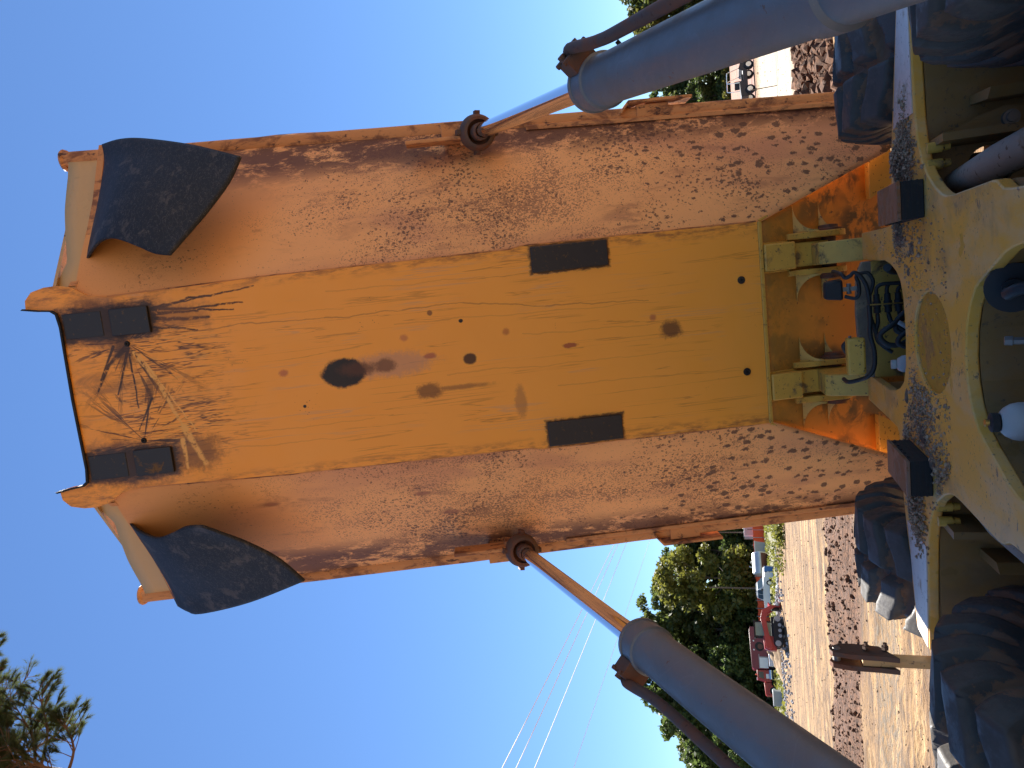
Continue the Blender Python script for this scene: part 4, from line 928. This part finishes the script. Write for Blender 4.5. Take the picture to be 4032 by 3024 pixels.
KINDS = [crown_mesh(11, 24, 15, 2.0, 70, 26, .62), crown_mesh(12, 22, 12, 1.2, 60, 30, .60), crown_mesh(13, 25, 11, 4.0, 46, 30, .60, .8), crown_mesh(14, 15, 12, .4, 50, 26, .60)]
def tree(az, d, kind, h, mat, lab, group=None, name='broadleaf_tree', wx=1.):
    x, y = gp(az, d); base = (24, 22, 25, 15)[kind]; k = h/base
    t = empty(name, (x, y, ground_h(x, y)-.1), lab, 'tree', group, rnd.random()*6.28)
    t.scale = (k*wx, k*wx, k)
    for me, nm in zip(KINDS[kind], ('crown', 'trunk')):
        o = bpy.data.objects.new(nm, me); COL.objects.link(o); o.parent = t
        if nm == 'crown': o.material_slots[0].link = 'OBJECT'; o.material_slots[0].material = mat
for a in ((-19.3, 150, 1, 20.0, L_DARK, 'dark broadleaf tree beside the truck bed, behind the white storage trailer'),
          (-21.4, 152, 2, 20.8, L_DARK, 'tall thin dark tree behind the silver fuel tank'),
          (-23.2, 138, 0, 21.0, L_YEL, 'sunlit yellow-green tree behind the white pickup'),
          (-25.6, 147, 2, 25.6, L_MID, 'tallest airy green tree rising above the red track loader'),
          (-28.0, 150, 0, 25.0, L_MID, 'broad green tree behind the raised left cylinder collar'),
          (-30.6, 146, 1, 25.2, L_DARK, 'tall dark tree behind the red service truck'),
          (-33.2, 143, 1, 20.0, L_DARK, 'dark tree to the left of the red service truck'),
          (-35.6, 142, 0, 16.5, L_DARK, 'low wide dark tree at the far left end of the tree line'),
          (-26.8, 142, 3, 12.5, L_MID, 'bushy low green tree just behind the red track loader'),
          (-31.8, 139, 3, 11.0, L_DARK, 'bushy low dark tree just behind the red service truck'),
          (-21.2, 144, 3, 12.0, L_DARK, 'bushy low dark tree right behind the orange barrier fence'),
          (-24.9, 141, 3, 10.5, L_DARK, 'bushy low dark tree between the pickup and the track loader'),
          (-29.2, 139, 3, 11.0, L_DARK, 'bushy low dark tree behind the wrapped pallet'),
          (-34.3, 137, 3, 11.0, L_DARK, 'small dark bushy tree near the grey crates at the left')):
    tree(*a)
for a in ((-20.3, 156, 0, 18.5, L_MID, 'green tree filling the gap above the grey waste skip'), (-22.4, 157, 1, 19.5, L_MID, 'green tree right of the sunlit yellow-green tree'),
          (-24.5, 158, 0, 22.0, L_MID, 'green tree just left of the sunlit yellow-green tree'), (-27.0, 157, 1, 23.5, L_DARK, 'dark tree filling the gap left of the tallest airy tree'),
          (-29.4, 158, 0, 24.0, L_MID, 'green tree between the cylinder collar and the red service truck'), (-32.0, 156, 0, 23.0, L_MID, 'green tree above the cab of the red service truck'),
          (-34.4, 155, 0, 18.5, L_MID, 'green tree seen between the left cylinder and its oil line')):
    tree(*a)
for a in ((11.6, 240, 0, 23.5, L_MID, 'round green tree just right of the truck bed rail'), (13.4, 246, 1, 25.0, L_DARK, 'dark tree second from the truck bed on the right side'),
          (15.4, 243, 2, 26.0, L_MID, 'slender green tree behind the right lifting cylinder'), (17.4, 238, 0, 27.5, L_YEL, 'pale green tree above the right oil line'),
          (19.6, 241, 1, 30.0, L_MID, 'tall green tree at the right end of the far tree line'), (22.2, 243, 0, 29.0, L_DARK, 'dark tree beyond the right edge of the view'),
          (12.4, 231, 3, 13.5, L_DARK, 'low dark tree at the edge of the red field'), (14.6, 230, 3, 13.0, L_DARK, 'low dark bushy tree at the red field, behind the cylinder'), (17.0, 229, 3, 14.0, L_DARK, 'low bushy tree at the red field edge, far right')):
    tree(*a)
hid = 'trees behind the raised bed'
for k, az_ in enumerate((-16, -12, -8, -4, 0, 4, 8)): tree(az_, 200+6*(k % 3), k % 3, 21+k % 4, (L_DARK, L_MID)[k % 2], ('%s tree hidden behind the raised truck bed, %s' % (('dark', 'green')[k % 2], ('leftmost of its row', 'second from the left', 'third from the left', 'in the middle of its row', 'third from the right', 'second from the right', 'rightmost of its row')[k])), hid)
def far_wood():
    mb = MB(); r = random.Random(77)
    for i in range(150):
        az_ = r.uniform(-46, -15) if i < 95 else r.uniform(8, 27); d = r.uniform(158, 172) if i < 95 else r.uniform(250, 264)
        x, y = gp(az_, d); z = r.uniform(1, 11 if az_ > -34 else 6)*(1 if i < 95 else 1.5); leaf_cards(mb, (x, y, z), (5, 3, 3.2), 120, .95, r)
    return mb
tag(far_wood().build('far_wood', L_DARK, smooth=0), 'dark mass of woodland behind the tree line', 'woods', kind='stuff')
def scrub():
    mb = MB(); r = random.Random(78)
    for i in range(420):
        az_ = r.uniform(-42, -18); d = r.uniform(70, 126); x, y = gp(az_, d); leaf_cards(mb, (x, y, ground_h(x, y)+.12), (.7, .7, .28), 16, .22, r)
    for i in range(260):
        az_ = r.uniform(9, 20); d = r.uniform(222, 228); x, y = gp(az_, d); leaf_cards(mb, (x, y, 1.0), (1.6, 1.2, 1.3), 40, .5, r)
    for i in range(22):
        leaf_cards(mb, (-17.4+r.gauss(0, 1.3), 51+r.gauss(0, .6), .35), (.8, .5, .4), 60, .16, r)
    return mb
tag(scrub().build('scrub', L_YEL, smooth=0), 'low weeds and scrub along the foot of the trees', 'scrub', kind='stuff')

# pine reaching into the top of the view from the left
def pine():
    r = random.Random(9); bx, by = -11.2, 13.2
    p = empty('pine_tree', (bx, by, 0), 'tall pine with long needles reaching in from the upper left', 'tree')
    tb = MB(); tb.tube(smooth([(0, 0, -.2), (.1, 0, 8), (-.1, .1, 19), (0, 0, 31)]), [lerp(.32, .05, k/18) for k in range(19)], 10)
    nb = MB(); cb = MB()
    def tuft(c, d, ln, n):
        d = d.normalized(); u = d.orthogonal().normalized(); w = d.cross(u)
        for _ in range(n):
            a = r.random()*6.28; sp = r.uniform(.15, 1.0); v = (d+(u*math.cos(a)+w*math.sin(a))*sp).normalized()*ln*r.uniform(.7, 1.1)
            sd = v.orthogonal().normalized()*.0045; b = c+d*r.uniform(-.10, .05)
            nb.add([b-sd, b+sd, b+v], [(0, 1, 2)])
    for i in range(66):
        z = r.uniform(20.2, 30.5); a = r.random()*6.28; 
        if i < 30: a = R_(r.uniform(-100, 25)); z = r.uniform(19.9, 26.3)
        L = 3.9*math.sin(math.pi*min(1, .30+.62*(31.3-z)/12.2))*r.uniform(.72, 1.1)
        dirv = Vector((math.cos(a), math.sin(a), 0)); tip = Vector((0, 0, z))+dirv*L+Vector((0, 0, L*r.uniform(.05, .4)))
        mid = Vector((0, 0, z))+dirv*L*.5+Vector((0, 0, -.05*L)); br = smooth([(0, 0, z), mid, tip], 6)
        tb.tube(br, [lerp(.055, .012, k/(len(br)-1)) for k in range(len(br))], 6)
        for k in range(4, len(br)):
            for q in range(2 if k < 8 else 3):
                sd = dirv.cross(Vector((0, 0, 1)))*r.choice((-1, 1)); ds = (dirv*r.uniform(.3, 1)+sd*r.uniform(.2, 1.)+Vector((0, 0, r.uniform(.0, .7)))).normalized()
                l2 = r.uniform(.3, 1.0)*(1.2-.5*k/len(br)); e = br[k]+ds*l2; tb.tube([br[k], br[k]+ds*l2*.5+Vector((0, 0, -.02)), e], [.014, .010, .006], 4)
                near = i < 30
                tuft(e, ds, .24, 90 if near else 26); tuft(br[k]+ds*l2*.72, ds, .22, 60 if near else 16)
                for _q in range(2):
                    s2 = (ds+Vector((r.gauss(0, .6), r.gauss(0, .6), r.gauss(0, .5)))).normalized(); tuft(br[k]+ds*l2*.6+s2*.22, s2, .22, 60 if near else 14)
                if near and r.random() < .16: cb.lathe(e-ds*.22+Vector((0, 0, -.05)), (0, 0, -1), [(0, .012), (.02, .032), (.05, .034), (.085, .012)], 7)
    tb.build('trunk', plain('pine_bark', (.13, .075, .05), .95, 0, .35, 5), p)
    g = leaf_mat('pine_needle', (.050, .072, .020), (.105, .118, .034), .8); nb.build('crown', g, p, smooth=0)
    c = cb.build('pine_cones', plain('cone_brown', (.07, .045, .03), .9), p); tag(c, kind='stuff')
pine()


# ================================================================== PARKED MACHINES AND SITE CLUTTER (far left)
maroon = plain('maroon_paint', (.17, .018, .030), .4, 0, .2, 2); red = plain('red_paint', (.36, .030, .022), .4, 0, .2, 2); wpaint = plain('white_paint', (.70, .70, .70), .35, 0, .1, 2)
glass = plain('dark_glass', (.03, .045, .05), .06, 0, .2, 1); greyp = plain('grey_panel', (.34, .34, .34), .5, 0, .15, 2); blue = plain('blue_plastic', (.03, .14, .38), .4, 0, .1, 2)
orange = plain('orange_netting', (.75, .085, .015), .7, 0, .15, 3); black = M['black']; galv = plain('galvanised_tank', (.50, .51, .52), .35, .5, .2, 1.5); rust_shade = plain('tank_rust_shade', (.15, .055, .035), .7, 0, .35, 2)
chrm = plain('bright_trim', (.7, .7, .7), .2, .9, .1, 2)
def thing(name, az_, d, lab, cat, turn=0., group=None):
    x, y = gp(az_, d); return empty(name, (x, y, ground_h(x, y)), lab, cat, group, -R_(az_)+R_(turn))   # local x to the right as seen, y away
def part(name, p, mat, fn, bevel=0, smooth_=35):
    mb = MB(); fn(mb); return mb.build(name, mat, p, smooth=smooth_, bevel=bevel)
def road_wheel(p, x, y, r, w, n=20):
    mb = MB(); mb.lathe((x, y-w/2, r), (0, 1, 0), [(0, r*.62), (.02, r*.95), (w*.2, r), (w*.8, r), (w-.02, r*.95), (w, r*.62)], n); t = mb.build('tyre', black, p)
    mb = MB(); mb.lathe((x, y-w/2-.012, r), (0, 1, 0), [(0, r*.2), (.0, r*.55), (.02, r*.6), (w, r*.6), (w+.024, r*.5)], 14); mb.build('rim', chrm, t)
prXZ = lambda y0, y1: (lambda mb, pts: mb.prism(pts, [], lambda u, v, t: (u, t, v), y0, y1))

# white pickup, nose to the right and slightly towards the camera
p = thing('pickup_truck', -23.95, 97, 'white pickup parked in front of the orange barrier fence', 'pickup', -38)
body = part('body', p, wpaint, lambda m: m.prism([(-2.75, .55), (-2.75, 1.15), (-.95, 1.2), (1.0, 1.2), (2.45, 1.12), (2.72, .98), (2.75, .5), (2.2, .45), (1.1, .45), (-1.0, .45), (-2.2, .45)], [], lambda u, v, t: (u, t, v), -.95, .95), .05)
cab = part('cab', p, wpaint, lambda m: m.hexa([(-1.0, -.92, 1.19), (1.15, -.92, 1.19), (1.15, .92, 1.19), (-1.0, .92, 1.19), (-.75, -.76, 1.92), (.45, -.76, 1.92), (.45, .76, 1.92), (-.75, .76, 1.92)]), .05)
part('windshield', p, glass, lambda m: m.hexa([(.53, -.70, 1.84), (1.10, -.84, 1.25), (1.10, .84, 1.25), (.53, .70, 1.84), (.56, -.70, 1.85), (1.13, -.84, 1.26), (1.13, .84, 1.26), (.56, .70, 1.85)]))
for y0, ys in ((-1, -1), (1, 1)):
    for xa, xb in ((-.80, -.12), (-.06, .70)):
        part('side_window', p, glass, lambda m: m.hexa([(xa, ys*.905, 1.26), (xb, ys*.905, 1.26), (xb, ys*.93, 1.26), (xa, ys*.93, 1.26), (xa+.08*(xa < -.5), ys*.775, 1.83), (min(xb, .44), ys*.775, 1.83), (min(xb, .44), ys*.80, 1.83), (xa+.08*(xa < -.5), ys*.80, 1.83)]))
    part('mirror', p, black, lambda m: m.box(.72, .86, *sorted((ys*.97, ys*1.22)), 1.22, 1.48), .03)
    part('headlight', p, glass, lambda m: m.box(2.70, 2.77, *sorted((ys*.60, ys*.92)), .86, 1.02), .01)
    for xw in (1.72, -1.75): road_wheel(p, xw, ys*.82, .42, .30)
part('grille', p, black, lambda m: m.box(2.72, 2.78, -.56, .56, .66, 1.0)); part('bumper', p, chrm, lambda m: m.box(2.66, 2.86, -.93, .93, .40, .62), .03)
part('roof_rack', p, greyp, lambda m: (m.box(-.7, .4, -.70, -.66, 2.02, 2.06), m.box(-.7, .4, .66, .70, 2.02, 2.06), m.box(-.5, -.46, -.7, .7, 1.91, 2.05), m.box(.2, .24, -.7, .7, 1.91, 2.05)))

# red service truck with a maroon box body, nose to the left
p = thing('service_truck', -28.75, 114, 'dark red service truck with a maroon box body, nose to the left', 'truck', 8)
part('chassis', p, black, lambda m: m.box(-4.0, 4.0, -.45, .45, .62, .85))
bx = part('box_body', p, maroon, lambda m: m.prism([(-1.4, .95), (-1.4, 2.95), (-1.2, 3.2), (3.6, 3.35), (4.2, 3.2), (4.25, 1.75), (3.1, 1.75), (2.9, 1.15), (1.7, 1.1), (1.5, .95)], [], lambda u, v, t: (u, t, v), -1.25, 1.25), .05)
part('side_panel', bx, wpaint, lambda m: m.box(-1.28, .10, -1.28, -1.252, 1.02, 2.15), .01); part('panel_frame', bx, greyp, lambda m: (m.box(-1.34, .55, -1.275, -1.25, 2.16, 2.24), m.box(.14, .22, -1.275, -1.25, 1.02, 2.15)))
part('reel_bay', bx, black, lambda m: m.prism([(1.55+.62*math.cos(a), 2.05+.62*math.sin(a)) for a in [i*.449 for i in range(14)]], [], lambda u, v, t: (u, t, v), -1.262, -1.24))
part('hose_reel', bx, rust_shade, lambda m: m.lathe((1.55, -1.35, 1.95), (0, 1, 0), [(0, .36), (.03, .36), (.03, .2), (.09, .2), (.09, .36), (.1, .36)], 18))
for q in (1.0, 2.2): part('marker_lamp', bx, wpaint, lambda m: m.box(q, q+.18, -1.29, -1.25, 2.72, 2.9))
cab = part('cab', p, red, lambda m: m.prism([(-3.05, .75), (-3.05, 1.55), (-2.85, 1.7), (-2.62, 2.55), (-1.5, 2.6), (-1.5, .75)], [], lambda u, v, t: (u, t, v), -1.1, 1.1), .05)
part('cab_window', cab, glass, lambda m: m.prism([(-2.66, 1.72), (-2.5, 2.38), (-1.75, 2.4), (-1.75, 1.72)], [], lambda u, v, t: (u, t, v), -1.125, -1.09)); part('door_sign', cab, wpaint, lambda m: m.box(-2.6, -2.0, -1.118, -1.10, 1.08, 1.42))
part('hood', p, red, lambda m: m.prism([(-4.75, .75), (-4.75, 1.45), (-4.6, 1.62), (-3.07, 1.75), (-3.07, .75)], [], lambda u, v, t: (u, t, v), -.85, .85), .06)
part('fender', p, red, lambda m: m.prism([(-4.75, .5), (-4.7, .95), (-4.4, 1.2), (-3.9, 1.2), (-3.55, .95), (-3.45, .6), (-3.62, .6), (-3.75, .9), (-4.0, 1.06), (-4.35, 1.06), (-4.58, .86), (-4.62, .5)], [], lambda u, v, t: (u, t, v), -1.2, 1.2))
part('beacon', cab, orange, lambda m: m.lathe((-2.0, 0, 2.6), (0, 0, 1), [(0, .1), (.16, .09), (.2, .04)], 10))
for q in (-.8, .8): part('cab_lamp', cab, wpaint, lambda m: m.box(-2.66, -2.5, q-.1, q+.1, 2.56, 2.7))
part('fuel_tank', p, chrm, lambda m: m.lathe((-2.7, -1.0, .75), (1, 0, 0), [(0, .2), (.02, .33), (1.2, .33), (1.22, .2)], 16))
for xw in (-4.1, -.75, 2.3, 3.45):
    for ys in (-1, 1): road_wheel(p, xw, ys*.98, .52, .34)

# compact track loader, red arms, bucket to the right
p = thing('track_loader', -26.7, 63, 'red compact track loader with its bucket lowered to the right', 'loader', 6)
for ys in (-1, 1):
    t = part('rubber_track', p, black, lambda m: m.prism([(-1.35, .30), (-1.2, .06), (.75, .06), (1.0, .32), (.85, .58), (.1, .76), (-1.2, .72), (-1.4, .52)], [], lambda u, v, t: (u, t, v), ys*.82-.2, ys*.82+.2), .04)
    for xw, zw, rr in ((-1.1, .42, .22), (.72, .36, .22), (-.55, .24, .13), (-.15, .24, .13), (.25, .24, .13)):
        part('track_roller', t, greyp, lambda m: m.lathe((xw, ys*.82-.22, zw), (0, 1, 0), [(0, rr*.7), (.01, rr), (.43, rr), (.44, rr*.7)], 14))
    arm = part('lift_arm', p, red, lambda m: m.prism([(-1.55, 1.0), (-1.45, 1.32), (-.4, 1.42), (.75, 1.62), (1.35, 1.45), (1.75, .72), (1.55, .55), (1.2, 1.08), (.7, 1.22), (-.3, 1.08), (-1.4, .80)], [], lambda u, v, t: (u, t, v), ys*.95-.09, ys*.95+.09), .02)
part('engine_house', p, red, lambda m: m.prism([(-1.6, .55), (-1.6, 1.15), (-1.45, 1.45), (-.55, 1.5), (-.55, .55)], [], lambda u, v, t: (u, t, v), -.6, .6), .04)
cab = part('cab', p, black, lambda m: (m.box(-.65, -.55, -.58, -.48, .8, 2.1), m.box(-.65, -.55, .48, .58, .8, 2.1), m.box(.45, .55, -.58, -.48, .8, 2.1), m.box(.45, .55, .48, .58, .8, 2.1), m.box(-.70, .62, -.62, .62, 2.05, 2.16), m.box(-.65, .9, -.58, .58, .5, .85)))
part('side_glass', cab, plain('green_glass', (.16, .24, .20), .08), lambda m: m.box(-.54, .44, -.55, -.53, .87, 2.04)); part('rear_glass', cab, glass, lambda m: m.box(-.62, -.60, -.47, .47, 1.2, 2.0))
part('bucket', p, red, lambda m: m.prism([(1.62, .08), (2.35, .05), (2.35, .10), (1.75, .16), (1.70, .75), (1.95, .95), (1.90, 1.0), (1.60, .82)], [], lambda u, v, t: (u, t, v), -.95, .95)); part('quick_hitch', p, black, lambda m: m.box(1.45, 1.62, -.5, .5, .15, .75), .03)

# silver fuel tank lying on its cradle
p = thing('fuel_tank', -22.15, 113, 'big silver and rust-brown cylindrical tank lying before the orange fence', 'tank', 14)
part('shell', p, galv, lambda m: m.lathe((-1.65, 0, 1.22), (1, 0, 0), [(0, .25), (.03, .7), (.12, .98), (.28, 1.1), (1.1, 1.1), (2.2, 1.1), (3.02, 1.1), (3.18, .98), (3.27, .7), (3.3, .25)], 40))
part('rust_shade_skirt', p, rust_shade, lambda m: m.prism([(1.115*math.cos(a), 1.22+1.115*math.sin(a)) for a in [R_(188+12*i) for i in range(15)]] + [(1.104*math.cos(a), 1.22+1.104*math.sin(a)) for a in [R_(356-12*i) for i in range(15)]], [], lambda u, v, t: (t, u, v), -1.36, 1.36))  # rust, with the shade of the tank's underside put into the colour
for q in (-.9, .9): part('cradle', p, black, lambda m: m.box(q-.12, q+.12, -.8, .8, 0, .3))
part('filler_cap', p, chrm, lambda m: m.lathe((.2, 0, 2.3), (0, 0, 1), [(0, .14), (.18, .14), (.18, .2), (.24, .2)], 12)); part('vent_pipe', p, chrm, lambda m: m.tube([(-.5, 0, 2.25), (-.5, 0, 2.65), (-.35, 0, 2.72)], .05, 8))

# blue and grey site boxes, trailer, skip
for az_, lab, mt in ((-22.50, 'small blue plastic site box in front of the silver tank', blue), (-22.92, 'small pale grey site box beside the blue one', wpaint)):
    p = thing('site_box', az_, 90.5, lab, 'box', 0, 'site boxes in front of the tank'); part('box', p, mt, lambda m: m.box(-.30, .30, -.3, .3, .06, .92), .03); part('lid', p, mt, lambda m: m.box(-.32, .32, -.32, .32, .93, 1.0), .02); part('base', p, black, lambda m: m.box(-.28, .28, -.28, .28, 0, .055))
p = thing('storage_trailer', -19.80, 131, 'white storage trailer showing above the orange fence beside the truck bed', 'trailer', 10)
part('box_body', p, wpaint, lambda m: m.box(-1.15, 1.15, -1.5, 1.5, .55, 3.35), .06); part('roof_edge', p, chrm, lambda m: m.box(-1.18, 1.18, -1.53, 1.53, 3.36, 3.42), .01); part('rear_door', p, greyp, lambda m: m.box(-1.0, 1.0, -1.53, -1.505, .7, 3.2), .01); part('door_latch', p, black, lambda m: m.box(-.04, .04, -1.56, -1.532, 1.2, 2.8))
for q in (-.95, .95): road_wheel(p, q*.0, q, .38, .24)
p = thing('waste_skip', -20.98, 124, 'grey steel waste skip standing against the orange fence', 'skip', 0)
part('hopper', p, greyp, lambda m: m.hexa([(-.75, -.7, .12), (.75, -.7, .12), (.75, .7, .12), (-.75, .7, .12), (-.98, -.9, 1.75), (.98, -.9, 1.75), (.98, .9, 1.75), (-.98, .9, 1.75)]), .03); part('rim', p, wpaint, lambda m: (m.box(-1.02, 1.02, -.95, -.88, 1.74, 1.84), m.box(-1.02, 1.02, .88, .95, 1.74, 1.84), m.box(-1.02, -.95, -.88, .88, 1.74, 1.84), m.box(.95, 1.02, -.88, .88, 1.74, 1.84))); part('skid', p, black, lambda m: m.box(-.7, .7, -.6, .6, 0, .115))

# orange barrier netting on posts
p = thing('barrier_fence', -22.2, 127, 'orange plastic barrier fence running along the foot of the trees', 'fence', 2)
n = 15
for k in range(n-1):
    x0, x1 = lerp(-9.3, 8.0, k/(n-1)), lerp(-9.3, 8.0, (k+1)/(n-1)); r = random.Random(k)
    def panel(m):
        rows = []
        for i in range(9):
            t = i/8; rows.append([(lerp(x0+.05, x1-.05, t), .06+.05*math.sin(t*6+k)-(0.12*math.sin(math.pi*t)), lerp(.06, 1.98-.16*math.sin(math.pi*t)*r.uniform(.3, 1), j/6)) for j in range(7)])
        m.grid(rows)
    o = part('netting', p, orange, panel, smooth_=180); o.modifiers.new('web', 'SOLIDIFY').thickness = .012
for k in range(n): part('post', p, greyp, lambda m: m.tube([(lerp(-9.3, 8, k/(n-1)), .02, -.1), (lerp(-9.3, 8, k/(n-1)), .02, 2.15)], .035, 6))

# wrapped pallet, crates, spoil heap, riprap
p = thing('wrapped_pallet', -28.55, 80, 'pallet load wrapped in shiny white plastic behind the dirt heap', 'pallet', 5)
wrap = G('plastic_wrap'); wrap = wrap.set(wrap.mix(wrap.rng(wrap.noise(2.0, 4, .6, .3, wrap.mapv((1, 1, 7))), .4, .6), (.72, .73, .76), (.42, .44, .50)), .15, 0, wrap.noise(3, 4, .6, .3, wrap.mapv((1, 1, 6))), .6, .05)
part('wrapped_load', p, wrap, lambda m: m.box(-.85, .85, -.6, .6, .16, 1.28), .08)
for q in (-.7, 0, .7): part('runner', p, wood, lambda m: m.box(q-.06, q+.06, -.6, .6, 0, .11))
part('deck', p, wood, lambda m: m.box(-.86, .86, -.61, .61, .112, .155))
for az_, lab, w, h, d in ((-31.2, 'grey crate with a rounded top, nearest the red service truck', .75, .95, 88), (-33.1, 'larger grey crate at the left end of the clutter, by the cylinder', 1.0, .8, 88)):
    p = thing('site_crate', az_, d, lab, 'crate', -10, 'grey crates left of the red service truck'); part('crate_body', p, greyp, lambda m: m.box(-w, w, -.5, .5, .08, h), .05); part('lid', p, wpaint, lambda m: m.box(-w*1.03, w*1.03, -.52, .52, h+.005, h+.09), .04)
    for q in (-.6, .6): part('foot', p, black, lambda m: m.box(q*w-.08, q*w+.08, -.4, .4, 0, .075))
def heap():
    mb = MB(); rows = []
    for i in range(25):
        row = []
        for k in range(41):
            f = i/24; a = 2*math.pi*k/40; x, y = 2.9*f*math.cos(a), 1.3*f*math.sin(a); px = .35
            z = 1.25*max(0, 1-math.hypot((x-px)/2.9, y/1.35))**.85*(1+.25*fbm(x*1.1, y*1.5, 3.))+.10*fbm(x*3, y*3, 8.)*(1-f)
            row.append((x, y, z-.03))
        rows.append(row)
    return mb.grid(rows)
x, y = gp(-28.5, 69); o = heap().build('dirt_heap', m_soil('tan_spoil', (.20, .125, .07), (.40, .28, .16), 2.2), smooth=60); o.location = (x, y, ground_h(x, y)); o.rotation_euler = (0, 0, R_(28.5)); tag(o, 'small tan heap of dug earth in front of the wrapped pallet', 'dirt heap')
def riprap():
    mb = MB(); r = random.Random(44)
    for i in range(900):
        az_ = r.gauss(-25.1, .8) if i < 420 else r.uniform(-33.5, -19.5); d = 68+r.gauss(0, 1.8)-(0 if i < 420 else r.uniform(0, 6)); x, y = gp(az_, d); rad = r.uniform(.06, .26)*(1 if i < 420 else .6)
        mb.stone((x, y, ground_h(x, y)+rad*.3+(.25*math.exp(-((az_+25.1)/.7)**2) if i < 420 else 0)*r.random()), rad, r)
    return mb
tag(riprap().build('riprap', m_soil('grey_rock', (.16, .16, .165), (.46, .46, .47), 1.5), smooth=0), 'loose grey rocks piled beyond the graded ground', 'rocks', kind='stuff')

# ---- right side: utility vehicle in the red field and two survey stakes
p = thing('utility_vehicle', 12.9, 57.5, 'small utility vehicle with a roll cage at the edge of the red field', 'utility vehicle', 30)
part('body', p, plain('dark_vehicle', (.035, .03, .028), .5), lambda m: m.prism([(-1.35, .45), (-1.35, .95), (-.2, 1.0), (-.1, .75), (.6, .75), (.75, 1.05), (1.35, .85), (1.4, .45)], [], lambda u, v, t: (u, t, v), -.65, .65), .05)
part('roll_cage', p, chrm, lambda m: [m.tube(smooth([(-.25, q, .95), (-.2, q, 1.75), (-.05, q, 1.85), (.5, q, 1.82), (.62, q, 1.75), (.85, q, 1.0)], 4), .03, 6) for q in (-.58, .58)] + [m.tube([(xx, -.58, 1.84), (xx, .58, 1.84)], .03, 6) for xx in (-.05, .5)])
part('seat', p, black, lambda m: (m.box(-.1, .4, -.5, .5, .752, .88), m.box(-.19, -.08, -.5, .5, .85, 1.35)), .03)
for xw in (-.9, .95):
    for ys in (-.62, .62): road_wheel(p, xw, ys, .33, .25, 16)
for az_, d, lab in ((11.05, 41, 'thin survey stake in the tan ground beside the truck bed'), (12.35, 34, 'thin survey stake out on the pale wet clay')):
    x, y = gp(az_, d); mb = MB(); mb.box(-.015, .015, -.015, .015, -.1, 1.05); mb.box(-.06, .06, -.010, .010, .80, .84); o = mb.build('survey_stake', wood); o.location = (x, y, ground_h(x, y)); tag(o, lab, 'stake', 'survey stakes')

#@@PART6
